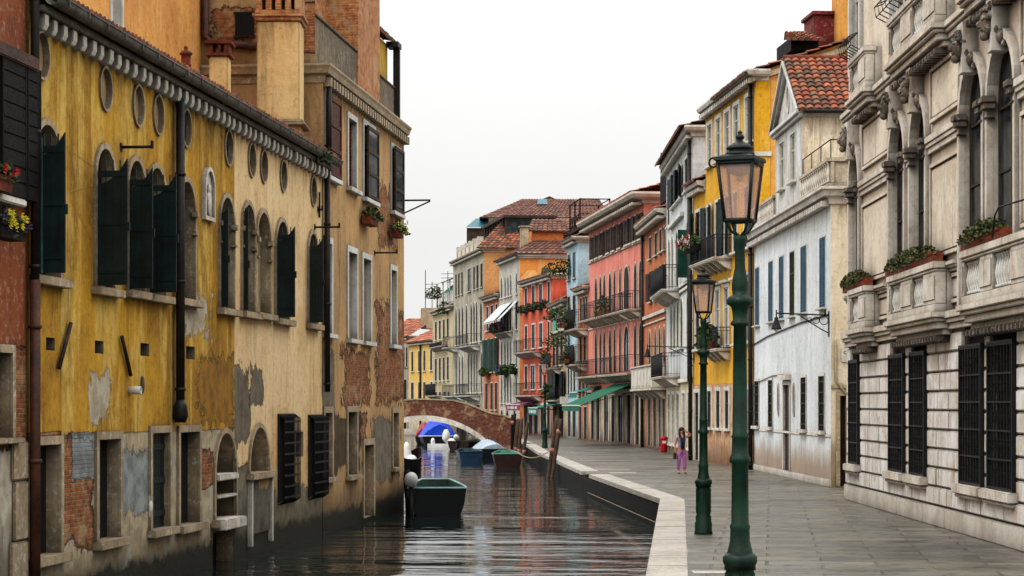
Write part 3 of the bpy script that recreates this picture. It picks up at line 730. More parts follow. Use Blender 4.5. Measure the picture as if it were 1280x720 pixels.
for x,y,k,s_,lb in ((300,140,.0186,1.25,'large dry weed tuft growing from the gutter left of the big cream chimney'),(262,115,.0171,.8,'small dry weed tuft growing from the gutter by the little red capped chimney')):
    X,Yy=P(x,k); m=M()
    for i in range(70):
        a=random.uniform(0,6.28); t_=random.uniform(.1,.95); ln=random.uniform(.35,.8)*s_
        p=Vector((X+random.uniform(-.15,.15),Yy+random.uniform(-.1,.1),8.6)); q=p+Vector((math.cos(a)*t_*ln*.9,math.sin(a)*t_*ln*.5,ln*(1.15-t_*.7))); m.tube([p,(p+q)/2+Vector((0,0,.06)),q],[.010,.007,.003],4)
    plant(m,(X,Yy,8.7),.35*s_,.2*s_,.2,40,.07)
    tag(m.build('weed',MT['dryleaf']),lb,'weed')
X,Yy=P(381,10.84/(945-383)); m=M(); m.tube([(X+.1,Yy,8.3),(X+.35,Yy,8.6),(X+.6,Yy,8.4)],.02,5); plant(m,(X+.35,Yy,8.45),.35,.3,.35,110,.10,(0,),.2); tag(m.build('weed',MT['leaf2']),'green weed hanging over the gutter end by the dark pipe','weed')

# ---- tan house
TN=Bld('canal_house','tall tan canal house with peeling plaster, brick patches and oxblood shutters','house',LW(403.6),LW(505))
f=TN.f
for x0,x1,yt,yb,pn in ((405,414,516,597,'brown'),(434,445,515,594,'brown'),(490.5,497,516,584,'dark')): TN.px(x0,x1,yt,yb,sur=.16,smat='old_stone',rev=.25,pane=pn,sill=.12)
TN.px(454.5,466,556,646,sur=.18,smat='old_stone',rev=.35,pane='brown',sill=0,name='door')
for x0,x1,yt,yb in ((405.5,413.5,304,417),(434.5,445,316,424),(453,462.5,324,427),(488,494.5,338,431)): TN.px(x0,x1,yt,yb,sur=.16,smat='istria_white',rev=.16,pane='cream',sill=.12)
for x0,x1,yt,yb in ((407,419,128,222),(434.5,444.5,150,236),(454,467,160,250),(489,499,188,266)): 
    TN.px(x0,x1,yt,yb,sur=.15,smat='istria_white',rev=.16,pane='red' if x0<440 else 'glass',sill=.12)
def boardshut(B,x0,x1,yt,yb,mat,y=.10,glass=False):
    m=M(); a,b=B.f.u(x0),B.f.u(x1); xc=(x0+x1)/2; z0,z1=B.f.z(xc,yb),B.f.z(xc,yt)
    for e in ((a,a+.09),(b-.09,b)): m.box(e[0],e[1],-y-.06,-y,z0,z1)
    for q in (0,.33,.66,1): 
        zz=z0+(z1-z0-.1)*q; m.box(a,b,-y-.055,-y-.002,zz,zz+.1)
    m.box(a+.08,b-.08,-y-.03,-y-.015,z0+.05,z1-.05,1)
    B.part(m,'shutter',[MT[mat],MT['glass'] if glass else MT[mat]],.004)
boardshut(TN,405,420,124,221,'red_paint'); boardshut(TN,454,467.5,161,249,'brown_paint',glass=True); boardshut(TN,488.5,499.5,186,266,'brown_paint',glass=True)
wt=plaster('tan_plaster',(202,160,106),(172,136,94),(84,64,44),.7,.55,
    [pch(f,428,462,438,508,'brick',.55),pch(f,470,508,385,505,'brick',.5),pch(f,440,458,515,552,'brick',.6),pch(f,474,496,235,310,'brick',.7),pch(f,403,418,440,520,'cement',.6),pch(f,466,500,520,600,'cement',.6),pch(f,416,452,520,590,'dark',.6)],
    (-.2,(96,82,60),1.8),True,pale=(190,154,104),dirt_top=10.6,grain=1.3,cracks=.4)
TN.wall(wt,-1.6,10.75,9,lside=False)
TN.cornice(10.95,'old_stone',((0,-.42),(.03,-.4),(.05,-.22),(.16,-.18),(.20,-.06),(.24,0),(.24,.05)),dent=.36,ret=(3.2,0),dz=.22)
# near end wall with brick and barred vent, above the cream roof
cor=f.w(0); inn=cor-Vector((f.o.x,f.o.y,0))*3.4
SF=Fac((inn.x,inn.y),(cor.x,cor.y))
ws=plaster('end_wall_plaster',(168,134,92),(140,114,82),(82,66,50),.6,.5,[(SF.u(262),SF.u(332),Zat(48,.0199),Zat(2,.0199),'brick',.7),(SF.u(374),SF.u(402),Zat(66,.0199),12.6,'brick',.15)],None,pale=(184,150,106))
m=M(); m.poly([[(0,7),(SF.L,7),(SF.L,10.75),(SF.L-.2,10.75),(SF.L-.2,13.6),(0,13.6)]],0); TN.part(m,'wall',ws,mat4=SF.M,label='end wall with brick showing')
m=M(); a,b=SF.u(294),SF.u(318); z0,z1=Zat(40,.0199),Zat(12,.0199); m.box(a,b,-.02,.0,z0,z1,1)
for i in range(11): u=a+(b-a)*(i+.5)/11; m.box(u-.012,u+.012,-.05,-.03,z0,z1)
m.box(a-.03,b+.03,-.06,0,z1,z1+.04); m.box(a-.03,b+.03,-.06,0,z0-.04,z0); TN.part(m,'vent_grille',[MT['iron'],MT['dark']],mat4=SF.M)
m=M(); m.tube([(SF.u(258),-.12,13.5),(SF.u(258),-.12,Zat(40,.0199)),(SF.u(264),-.12,Zat(48,.0199)),(SF.u(322),-.12,Zat(55,.0199))],.1,10); TN.part(m,'downpipe',MT['rustpipe'],mat4=SF.M)
TN.pipe(f.u(405.5),8.7,10.6,.07,'pipe',.12)
# attic: grey parapet, brick tower, yellow attic room
gp=plaster('grey_parapet_plaster',(126,112,92),(100,90,76),(58,50,42),.6,.6)
m=M(); m.box(.15,f.u(446,-.35),.35,.65,11.0,12.35); m.box(.1,f.u(446,-.35)+.02,.3,.7,12.35,12.43); TN.part(m,'parapet',gp,.02)
m=M(); a,b=f.u(443.5,-.4),f.u(470.5,-.4); m.box(a,b,.3,2.4,11.0,16.2); TN.part(m,'brick_tower',MT['brick'])
m=M(); m.box(.15,a,1.2,2.4,11,15.5); m.tube([(f.u(426,-1),1.1,15.5),(f.u(426,-1),1.1,12.3)],.06); TN.part(m,'attic_wall',MT['brick'])
ya=plaster('yellow_attic_plaster',(198,160,52),(176,138,44),(110,90,40),.5,.4)
m=M(); c=f.u(500,-.4); m.box(b+.01,f.L-.1,.5,4,12.2,13.55); TN.part(m,'attic_wall',ya)
m=M(); m.box(b+.01,f.L-.05,.3,.5,11.0,12.2); m.box(b+.01,f.L-.02,.26,.55,12.2,12.27); TN.part(m,'parapet',gp,.02)
a_=f.w(b,-.3,13.6); b_=f.w(f.L+.05,-.3,13.6); c_=f.w(f.L+.05,-3,14.6); d_=f.w(b,-3,14.6); tiles(a_,b_,c_,d_,'tile',TN.root)
m=M(); m.box(f.L-.35,f.L+.28,.12,.5,13.45,13.62); m.box(f.L-.02,f.L+.16,.14,.34,11.1,13.45); TN.part(m,'gutter_pipe',MT['pipe'],.01)
m=M(); m.tube([(f.L-.2,-.02,8.75),(f.L-.2,-.85,8.75)],.03,6); m.tube([(f.L-.2,-.02,8.35),(f.L-.2,-.85,8.72)],.025,6); TN.part(m,'flag_bracket',MT['iron'])
bracket(TN,468,316,.65)
u=f.u(462); flowerbox(f.M@T(f.u(463,.2),-.2,f.z(461,281,.2)),1.15,.24,.22,'flower box of green plants under the third upper window of the tan house',fh=.28,n=200,size=.11,over=.18,droop=.1)
flowerbox(f.M@T(f.u(496,.2),-.2,f.z(496,297,.2)),.85,.24,.2,'flower box with yellow flowers under the corner window of the tan house',flowers=('flyel',),fh=.3,n=150,size=.11,over=.22,droop=.25)

# ---- orange house set back behind the eaves
SB=Bld('canal_house','plain orange house set back behind the eaves of the mustard house','house',
       (LW(-40)[0]-3.1,LW(-40)[1]),(SF.A.x+.3,SF.A.y+.0))
f=SB.f
SB.px(139,151,-40,36,sur=.12,smat='white',rev=.2,pane='glass',sill=.08,fr='wframe')
SB.wall(plaster('orange_plaster',(236,172,92),(216,150,76),(150,100,56),.45,.3,[],None,pale=(234,176,104)),7,17.5,6)
REVF[0]=.3
# ================================================================== RIGHT BANK
# ---- stone palace in the foreground
PA=Bld('palace','pale baroque stone palace with rusticated ground floor, balustraded balconies and carved keystones','palace',P(1061,8.85/421),(8.72,.0105*F))
f=PA.f; L=f.L
WX=[(1066,1077.5),(1116.5,1135),(1143,1162),(1206,1234),(1241.5,1274)]
WU=[(f.u(a),f.u(b)) for a,b in WX]
for (a,b) in WU:
    PA.win(a,b,.97,4.05,sur=0,rev=.35,smat='istria_dark',pane='dark',sill=0)
    m=M(); m.box(a-.16,b+.16,-.24,.0,.78,.96); m.box(a-.12,b+.12,-.18,.0,.70,.78); PA.part(m,'sill',MT['istria'],.02)
    m=M(); zt=3.58; n=max(5,int((b-a)/.24))
    for i in range(n+1):
        u=a+.02+(b-a-.04)*i/n; m.box(u-.014,u+.014,-.10,-.07,.98,zt)
    for q in range(6):
        zz=1.0+(zt-1.02)*q/5; m.box(a,b,-.12,-.06,zz-.015,zz+.015)
        if q<5:
            z2=zz+(zt-1.02)/10
            for i in range(n):
                u=a+.02+(b-a-.04)*(i+.5)/n
                m.tube([(u-.07,-.085,z2-.10),(u+.05,-.085,z2-.03),(u-.05,-.085,z2+.05),(u+.07,-.085,z2+.12)],.014,5)
    m.box(a-.0,a+.05,-.13,-.05,.97,zt); m.box(b-.05,b,-.13,-.05,.97,zt); m.box(a,b,-.13,-.05,zt,zt+.05)
    PA.part(m,'window_grille',MT['iron'])
    # piano nobile arch and its surround
    PA.win(a,b,4.4,9.0,'arch',rise=.95,sur=.16,proud=.12,rev=.45,smat='istria',pane='glass',sill=0,trans=3,fr='frame')
    for zz in (8.0,):
        for u,sg in ((a,1),(b,-1)):
            m=M(); m.box(u-.20,u+.17,-.24,.02,zz-.02,zz+.10); m.box(u-.17,u+.14,-.20,.02,zz-.14,zz-.02); m.box(u-.14,u+.12,-.15,.02,zz-.30,zz-.26); PA.part(m,'impost',MT['istria_dark'],.015)
    # carved head on the keystone
    c=(a+b)/2; m=M(); z=9.25; y=-.30
    m.ball((c,y,z),.15,.17,.24,12,9); m.ball((c,y-.16,z-.02),.035,.07,.075); m.ball((c-.065,y-.13,z+.06),.045,.03,.028); m.ball((c+.065,y-.13,z+.06),.045,.03,.028); m.ball((c,y-.13,z-.11),.06,.04,.03); m.ball((c,y-.08,z-.22),.08,.09,.09)
    for i in range(15):
        q=math.pi*i/14; rr=random.uniform(.035,.06); m.ball((c+(.16+random.uniform(0,.05))*math.cos(q),y+.03-random.uniform(0,.1),z+.08+(.17+random.uniform(0,.05))*math.sin(q)),rr,.08,rr*1.1,7,5)
    for sg in (-1,1): m.ball((c+sg*.17,y+.08,z-.10),.05,.10,.15); m.ball((c+sg*.24,y+.16,z-.26),.07,.09,.13); m.ball((c+sg*.32,y+.2,z-.40),.05,.06,.08)
    m.prism([(-.18,8.75),(.18,8.75),(.26,9.7),(-.26,9.7)],-.30,.02,1,Matrix.Translation((c,0,0)))
    PA.part(m,'keystone_head',[MT['istria_dark'],MT['istria']])
    PA.win(a,b,11.0,13.9,'rect',sur=.2,proud=.1,rev=.35,smat='istria_white',pane='glass',sill=0,fr='wframe')
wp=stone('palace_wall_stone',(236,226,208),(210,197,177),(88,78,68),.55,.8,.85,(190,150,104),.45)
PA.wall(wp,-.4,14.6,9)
# rustication: block courses between the openings
random.seed(3)
rs=stone('rusticated_stone',(244,244,244),(210,202,190),(58,48,38),.7,1.1,.85,(170,126,80),.65)
zs=[.02,.42,.80]+[.80+.392*i for i in range(1,9)]; zs[-1]=3.94
m=M()
for i in range(len(zs)-1):
    z0,z1=zs[i]+.016,zs[i+1]-.016; base=i<2
    xs=[0]
    for (a,b) in WU:
        if z1>.98 and z0<4.05: xs+=[a-.02,b+.02]
    xs.append(L)
    spans=[(xs[k],xs[k+1]) for k in range(0,len(xs),2)]
    for s0,s1 in spans:
        if s1-s0<.1: continue
        n=max(1,int(round((s1-s0)/(1.35 if not base else 1.8)))); cuts=[s0+(s1-s0)*(k+(random.uniform(-.18,.18) if 0<k<n else 0))/n for k in range(n+1)]
        for k in range(n):
            pr=(.09 if base else .06)+random.uniform(-.008,.008); m.box(cuts[k]+(.006 if k else 0),cuts[k+1]-(.006 if k<n-1 else 0),-pr,.02,z0,z1)
PA.part(m,'rustication',rs,.022)
PA.band(.0,.40,.13)
# belts and mouldings
def belt(z0,z1,u0,u1,pr,nm='string_course',mat='istria'):
    m=M(); h=z1-z0; m.box(u0,u1,-pr*.55,.02,z0,z0+h*.35); m.box(u0,u1,-pr*.8,.02,z0+h*.35,z0+h*.6); m.box(u0,u1,-pr,.02,z0+h*.6,z1); PA.part(m,nm,MT[mat],.012)
belt(3.98,4.34,0,L,.22); belt(9.75,10.08,0,L,.24)
ed=[0]+[x for w_ in WU for x in w_]+[L]
for i in range(0,len(ed),2):
    a,b=ed[i]+.18,ed[i+1]-.18
    if b-a<.25: continue
    belt(7.72,8.08,a,b,.15)
    if b-a>.9:
        for z0,z1 in ((8.35,9.5),(5.5,7.5),(4.5,5.1)):
            m=M(); q=.14
            for (x0,x1,y0,y1) in ((a+q,b-q,z0,z0+.08),(a+q,b-q,z1-.08,z1),(a+q,a+q+.08,z0+.08,z1-.08),(b-q-.08,b-q,z0+.08,z1-.08)): m.box(x0,x1,-.07,.02,y0,y1)
            m.box(a+q+.12,b-q-.12,-.035,.02,z0+.12,z1-.12); PA.part(m,'wall_panel',wp,.01)
    belt(5.12,5.32,a,b,.20)
# balconies with stone balusters
bal=[(.055,0),(.075,.02),(.075,.06),(.045,.08),(.075,.20),(.085,.28),(.06,.42),(.04,.52),(.05,.56),(.07,.58),(.07,.62)]
def stone_balcony(u0,u1,panels,z,dep=.38):
    m=M(); m.box(u0-.10,u1+.10,-dep-.10,.02,z-.12,z); m.box(u0-.05,u1+.05,-dep-.04,.02,z-.2,z-.12); m.box(u0,u1,-dep+.04,.02,z-.34,z-.2); m.box(u0+.04,u1-.04,-dep+.16,.02,z-.46,z-.34)
    k=max(2,int((u1-u0)/.3))
    B=PA.part(m,'balcony',MT['istria'],.015)
    for i in range(k):
        x=u0+.1+(u1-u0-.2)*(i+.5)/k; m2=M(); m2.box(x-.07,x+.07,-dep+.02,-.02,z-.60,z-.462); PA.part(m2,'bracket',MT['istria_dark'],.02,parent=B)
    m=M(); m.box(u0-.04,u1+.04,-dep-.05,-dep+.27,z+.86,z+1.0); m.box(u0-.01,u1+.01,-dep-.02,-dep+.24,z+.80,z+.86); PA.part(m,'handrail',MT['istria'],.015,parent=B)
    m=M(); m.box(u0,u1,-dep-.01,-dep+.23,z,z+.16); PA.part(m,'plinth_rail',MT['istria'],.01,parent=B)
    edges=[u0]+[x for p in panels for x in p]+[u1]
    for i in range(0,len(edges),2):
        m=M(); m.box(edges[i],edges[i+1],-dep,-dep+.22,z+.16,z+.80); m.box(edges[i]+.05,edges[i+1]-.05,-dep-.02,-dep,z+.24,z+.72); PA.part(m,'pedestal',MT['istria'],.01,parent=B)
    for p0,p1 in panels:
        n=max(3,int(round((p1-p0)/.2)))
        for i in range(n):
            x=p0+(p1-p0)*(i+.5)/n; m=M(); m.lathe(bal,(x,-dep+.11,z+.17),10); PA.part(m,'baluster',MT['istria_white'],parent=B)
    for u in (u0,u1):
        m=M(); m.box(u-.02 if u==u1 else u,u+.0 if u==u1 else u+.02,-dep+.23,.0,z,z+.98); PA.part(m,'side_panel',MT['istria'],parent=B)
bays=[(1057.5,1077.5,[(1060,1068.5)]),(1106,1164,[(1108.5,1121),(1135,1149)]),(1197,1277,[(1199.5,1219),(1234.5,1257)])]
for a,b,pn in bays:
    for z in (4.34,10.08):
        stone_balcony(f.u(a,.46),f.u(b,.46),[(f.u(p,.46),f.u(q,.46)) for p,q in pn],z)
for a,b in ((1058,1072),(1104,1130)):
    m=M(); u0,u1=f.u(a,.46),f.u(b,.46); z=11.08
    for i in range(7):
        u=u0+(u1-u0)*i/6; m.tube([(u,-.4,z),(u,-.62,z+.12),(u,-.66,z+.34),(u,-.46,z+.42)],.014,5)
    for q in ((-.62,z+.12),(-.66,z+.34),(-.46,z+.42)): m.tube([(u0,q[0],q[1]),(u1,q[0],q[1])],.014,5)
    PA.part(m,'pot_holder',MT['iron'])
for (a,b,lb) in ((1046,1074,'box of trailing green plants on the far corner balcony of the stone palace'),(1097,1160,'long box of green plants on the middle balcony of the stone palace'),(1190,1242,'box of bushy ferns on the nearest balcony of the stone palace')):
    u0,u1=max(f.u(a,.46),-.5),f.u(b,.46); uc=(u0+u1)/2
    flowerbox(f.M@T(uc,-.22,5.345),(u1-u0)*.9,.24,.22,lb,box='terracotta',fh=.24,n=int(260*(u1-u0)),size=.075,over=.16,droop=.35,fol=('olive','leaf2'),name='planter',cat='planter')
m=M(); u0,u1=f.u(1240,.5),f.u(1285,.5); m.tube([(u0-.2,-.45,5.38),(u0,-.45,5.75),(u0+.3,-.45,5.86),(u1,-.45,5.8)],.016,6); PA.part(m,'rail',MT['iron'])

# ---- white house with pediment
WH=Bld('white_house','white canal house with blue closed shutters, a gabled tower and terraces','house',P(942,.030488),P(1038.5,.02404))
f=WH.f; L=f.L
for i,(x0,x1) in enumerate(((944.5,949.5),(961,966.5),(974.3,980),(987.5,993.5),(1001.3,1008.5),(1025,1032.2))):
    WH.win(f.u(x0),f.u(x1),5.45,7.62,sur=.05,smat='white',rev=.08,pane='blue' if i!=3 else 'glass',sill=.06,proud=.02)
for x0,x1 in ((943.8,949),(961,966),(1001.8,1008),(1024,1031)):
    WH.win(f.u(x0),f.u(x1),1.68,3.36,sur=.08,smat='istria',rev=.2,pane='gate',sill=.12,proud=.03)
for x0,x1 in ((972.6,974.2),(992,993.8)): WH.win(f.u(x0),f.u(x1),2.1,3.2,kind='oval',sur=.03,rev=.2,smat='istria',pane='dark',sill=0)
WH.win(f.u(980),f.u(987.5),.02,3.15,sur=.14,smat='istria',rev=.3,pane='brown',sill=0,hood=.18,name='door')
u0,u1=f.u(969.5),f.u(1003); uc=(u0+u1)/2
for x0,x1 in ((975,981),(988.8,995)): WH.win(f.u(x0),f.u(x1),9.95,11.55,sur=.04,smat='white',rev=.2,pane='glass',sill=.08,fr='wframe')
WH.win(uc-.22,uc+.22,12.45,13.3,kind='oval',sur=.06,smat='white',rev=.15,pane='dark',sill=0)
ww=plaster('white_plaster',(222,227,230),(206,212,216),(160,140,108),.3,.10,[],(.55,(150,112,66),1.6),pale=(232,236,238),dirt_top=8.8,grain=.7,cracks=.35)
wcr=plaster('cream_side_plaster',(230,216,190),(212,194,164),(120,92,62),.5,.45,[(4.4,4.8,1.0,2.4,'cement',.9)],(.9,(120,96,68),2.2),pale=(236,222,194),dirt_top=8.8)
D=6.5
m=M(); m.poly([[(0,0),(L,0),(L,8.86),(u1,8.86),(u1,12.1),(uc,14.05),(u0,12.1),(u0,8.86),(0,8.86)]]+WH.holes,0); m.quad((0,D,0),(0,0,0),(0,0,8.86),(0,D,8.86)); m.quad((0,0.01,8.85),(L,.01,8.85),(L,D,8.85),(0,D,8.85)); WH.part(m,'wall',ww)
# side wall facing the alley, tower side wall
cr=f.w(L); inn=cr-Vector((f.o.x,f.o.y,0))*5; SW=Fac((cr.x,cr.y),(inn.x,inn.y))
m=M(); da,db=SW.u(1050),SW.u(1058)
m.poly([[(0,0),(5,0),(5,8.86),(0,8.86)],[(da,.02),(db,.02),(db,2.75),(da,2.75)]],0)
for a,b in ((da,da),(db,db)): m.quad((a,0,0.02),(a,.25,.02),(a,.25,2.75),(a,0,2.75))
WH.part(m,'wall',wcr,mat4=SW.M,label='cream side wall on the alley')
m=M(); m.box(da,db,.2,.25,.02,2.75); m.box((da+db)/2-.02,(da+db)/2+.02,.17,.2,.02,2.75)
for q in range(7): m.box(da,db,.18,.2,.3+q*.36,.33+q*.36)
d_=WH.part(m,'door',MT['rust'],mat4=SW.M)
m=M(); ringmesh(m,[(da,.02),(db,.02),(db,2.75),(da,2.75)],[(da-.12,.02),(db+.12,.02),(db+.12,2.87),(da-.12,2.87)],.0,-.03,False); WH.part(m,'door_frame',MT['old_stone'],mat4=SW.M)
m=M(); a=SW.u(1044); m.tube([(a,-.06,4.4),(a,-.06,3.2),(a+.5,-.06,2.6),(a+.55,-.06,.0)],.035,6); WH.part(m,'cable_pipe',MT['old_stone'],mat4=SW.M)
m=M(); m.box(.0,5,-.05,0,2.98,3.06); WH.part(m,'string_course',MT['old_stone'],mat4=SW.M)
# small street sign plate on the alley corner
r=empty('street_sign',SW.M@T((SW.u(1051.5)+SW.u(1064))/2,-.02,Zat(444,.0240)),'small white street name plate beside the far corner of the stone palace','street sign')
a=SW.u(1064)-SW.u(1051.5); m=M(); m.box(-a/2,a/2,-.02,.0,-.2,.2); m.build('plate',MT['white'],r,r.matrix_basis,.005)
def text(s,size,mat,parent,mat4,name='lettering'):
    cu=bpy.data.curves.new('t','FONT'); cu.body=s; cu.size=size; cu.align_x='CENTER'; cu.extrude=.004
    o=bpy.data.objects.new('t',cu); col.objects.link(o); bpy.context.view_layer.update()
    me=bpy.data.meshes.new_from_object(o.evaluated_get(bpy.context.evaluated_depsgraph_get())); bpy.data.objects.remove(o)
    me.materials.clear(); me.materials.append(mat); q=bpy.data.objects.new(name,me); return link(q,parent,mat4)
text('CA',.13,MT['iron'],r,r.matrix_basis@Matrix.Translation((0,-.028,.04))@Matrix.Rotation(R(90),4,'X'))
c1=f.u(1003); 
tsw=Fac((f.w(u1).x,f.w(u1).y),(f.w(u1).x-f.o.x*D,f.w(u1).y-f.o.y*D))
m=M(); m.quad((0,0,8.86),(D,0,8.86),(D,0,12.1),(0,0,12.1)); m.box(0,.55,-.06,-.002,8.9,11.9); WH.part(m,'wall',wcr,mat4=tsw.M,label='cream side wall of the gabled tower')
m=M(); m.quad((u0,D,8.86),(u0,0,8.86),(u0,0,12.1),(u0,D,12.1)); WH.part(m,'wall',ww)
# pediment mouldings and tiled roof
m=M()
m.box(u0-.1,u1+.18,-.22,.0,11.98,12.1); m.box(u0-.05,u1+.1,-.12,.0,11.86,11.98)
for sg in (-1,1):
    e=u0-.15 if sg<0 else u1+.15
    for p,h in ((.24,.10),(.14,.22)): m.prism([(e,12.12),(uc,14.17),(uc,14.17-h*1.3),(e+(-sg)*.0,12.12-h)] if True else [],-p,.0,0)
WH.part(m,'pediment',MT['istria_white'],.01)
m=M(); m.box(-.1,D,-.16,.02,11.98,12.1); m.box(-.1,D,-.1,.02,11.88,11.98); WH.part(m,'cornice',MT['istria'],.01,mat4=tsw.M)
rz=lambda uu,off,z: f.w(uu,off,z)
tiles(rz(u1+.32,.18,12.02),rz(u1+.32,-D,12.02),rz(uc,-D,14.22),rz(uc,.18,14.22),'tile',WH.root,cw=.27,rh=.34,amp=.075,seg=6)
tiles(rz(u0-.32,-D,12.02),rz(u0-.32,.18,12.02),rz(uc,.18,14.22),rz(uc,-D,14.22),'tile',WH.root,cw=.27,rh=.34,amp=.075,seg=4)
m=M(); m.tube([f.w(uc,.18,14.27),f.w(uc,-D,14.27)],.10,8); WH.part(m,'ridge_tiles',MT['terracotta'],mat4=I4)
m=M(); m.tube([f.w(u1+.38,.0,12.0),f.w(u1+.38,-D,12.0)],.07,8); WH.part(m,'gutter',MT['pipe'],mat4=I4)
# lower cornice, terrace parapet with blind balusters, rail
WH.cornice(9.0,'istria',((0,-.5),(.06,-.48),(.08,-.3),(.22,-.25),(.26,-.1),(.34,-.06),(.34,.02)),dent=.34,ret=(0,5),dz=.16)
ter=stone('terrace_parapet_stone',(198,184,160),(166,150,124),(70,60,46),.65,1.2)
for a,b in ((u1+.02,L+.10),(.05,u0-.02)):
    m=M(); m.box(a,b,-.10,.12,9.02,9.14); m.box(a,b,-.02,.10,9.14,9.78); m.box(a,b,-.12,.14,9.78,9.9)
    T_=WH.part(m,'terrace_parapet',ter,.012)
    n=max(3,int((b-a)/.34))
    for i in range(n):
        x=a+(b-a)*(i+.5)/n; m=M(); m.lathe(bal,(x,-.045,9.15),8); WH.part(m,'baluster',MT['istria'],parent=T_)
m=M(); m.box(.0,5,-.10,.12,9.02,9.14); m.box(0,5,-.05,.10,9.14,9.78); m.box(0,5,-.12,.14,9.78,9.9); WH.part(m,'terrace_parapet',ter,.012,mat4=SW.M)
m=M()
def railing(m,pts,h=.55):
    for a,b in zip(pts,pts[1:]):
        a=Vector(a);b=Vector(b); m.tube([a+Vector((0,0,h)),b+Vector((0,0,h))],.02,6); n=max(1,int((b-a).length/1.4))
        for i in range(n+1): p=a.lerp(b,i/n); m.tube([p,p+Vector((0,0,h))],.018,6)
railing(m,[f.w(u1+.1,0,9.9),f.w(L,0,9.9),f.w(L,-5,9.9)]); WH.part(m,'terrace_rail',MT['iron'],mat4=I4)
m=M(); m.box(0,L,-.03,.02,1.50,1.58); m.box(0,L,-.05,.02,0,.22); WH.part(m,'plinth',MT['istria'],.01)
m=M(); m.tube([(f.u(942.3),-.03,4.75),(f.u(960),-.03,4.95),(f.u(1000),-.03,5.15),(f.u(1036),-.03,5.2)],.022,5); m.tube([(f.u(947),-.03,3.3),(f.u(966),-.03,3.5),(f.u(980),-.03,3.52)],.016,5); WH.part(m,'cable',MT['pipe'])
WH.pipe(f.u(942.5),.0,8.6,.085,'pipe',.14)
def wall_lamp(fc,px,py,arm,label,z=None,flip=1):
    u=fc.u(px); z=fc.z(px,py) if z is None else z; M4=fc.M@T(u,0,z); r=empty('wall_lamp',M4,label,'wall lamp','bracket lamps on the house walls')
    m=M(); m.tube([(0,0,0),(0,-arm,.06)],.025,6); m.tube([(0,0,-.55),(0,-.25,-.42),(0,-arm*.55,-.02)],.02,6)
    for c,rr in ((-.16,.13),(-.40,.10),(-.60,.07)): m.tube([(0,c+rr*math.cos(q*.524),-.13-rr*.2+rr*math.sin(q*.524)) for q in range(13)],.014,5)
    m.box(-.05,.05,-.03,.0,-.65,.12); m.tube([(0,-.12,.0),(0,-.12,.16)],.03,6); m.tube([(0,-arm,.16),(0,-arm,-.08)],.02,6); m.build('bracket',MT['iron'],r,M4)
    m=M(); m.lathe([(.03,0),(.06,-.03),(.07,-.12),(.15,-.34),(.17,-.38),(.155,-.38),(.06,-.13)],(0,-arm,-.05),14); m.build('lamp_shade',MT['iron'],r,M4)
    m=M(); m.ball((0,-arm,-.40),.085,.085,.11); m.build('bulb',MT['milk'],r,M4); return r
t=NT('milky_bulb'); MT['milk']=t.fin((.8,.8,.78,1),.3)
wall_lamp(f,1036.5,394,1.6,'iron bracket lamp on the near corner of the white house')

# ---- yellow house
YV=Bld('canal_house','tall yellow house with an orange gable wall and red flowers on its balcony','house',P(882,.03437),P(944.5,16.22/(304.5+230)))
f=YV.f; L=f.L
for x0,x1 in ((885,890.5),(895.7,901.5),(906.5,912.8),(917.8,924.5),(932.5,940.5)): YV.win(f.u(x0),f.u(x1),12.6,14.35,sur=.16,smat='white',rev=.18,pane='glass',sill=.1,proud=.05,fr='wframe')
for i,(x0,x1) in enumerate(((876.5-.0,0),(884,889.5),(895,900.5),(906,911),(917,922),(931,938))):
    if x1: YV.win(f.u(x0),f.u(x1),8.55,10.9,sur=.12,smat='white',rev=.16,pane='green' if i!=5 else 'glass',sill=.1,shut='both' if i in(1,3) else None,ang=165,shm='green_paint')
for x0,x1 in ((885,889.5),(894.7,900),(905.7,911),(918,923),(932,938)): YV.win(f.u(x0),f.u(x1),4.9,7.25,sur=.16,smat='white',rev=.18,pane='glass',sill=.1,hood=.1,fr='wframe')
for x0,x1 in ((884.5,889.5),(895.5,900.5),(906.5,911.5),(921,926),(935,940.5)): YV.win(f.u(x0),f.u(x1),1.5,3.05,sur=.16,smat='white',rev=.15,pane='glass',sill=.1)
wyv=plaster('yellow_plaster',(220,162,28),(204,146,26),(130,96,40),.35,.3,[],bandz=3.35,band=((206,168,132),(176,128,92),(110,84,60),(200,182,160),.12),pale=(226,178,70),dirt_top=14.8,damp=(.4,(120,90,60)))
YV.wall(wyv,0,15.0,14,rside=False,top=False)
YV.cornice(15.1,'istria',((0,-.35),(.06,-.33),(.08,-.2),(.34,-.12),(.40,0),(.40,.06)),dent=.36,ret=(0,.5),dz=.16)
gs=Fac((f.w(L).x,f.w(L).y),(f.w(L).x-f.o.x*13,f.w(L).y-f.o.y*13))
og=plaster('orange_gable_plaster',(222,158,74),(206,140,60),(140,100,56),.35,.3,[(-.2,6,7.4,9.6,'pale',.2)],None,pale=(228,170,90))
m=M(); m.poly([[(0,0),(13,0),(13,19.2),(6.4,17.3),(0,15.05)]],0); YV.part(m,'wall',og,mat4=gs.M,label='orange gable wall')
m=M(); m.box(0,.55,-.03,.0,0,15.0); YV.part(m,'corner_strip',wyv,mat4=gs.M)
m=M()
for z in (8.3,11.9): m.box(-.04,.6,-.09,.01,z,z+.18)
YV.part(m,'string_course',MT['white'],.01,mat4=gs.M)
def gw(u,off,z): p=gs.w(u,off); return Vector((p.x,p.y,z))
tiles(gw(-.45,.25,15.0),gw(-.45,-7,15.0),gw(13,-7,19.5),gw(13,.25,19.5),'tile',YV.root,cw=.3,rh=.5,amp=.07,seg=3)
m=M(); m.prism([(-.3,14.86),(13,19.26),(13,19.06),(-.3,14.66)],-.12,.0); YV.part(m,'verge',MT['old_stone'],mat4=gs.M)
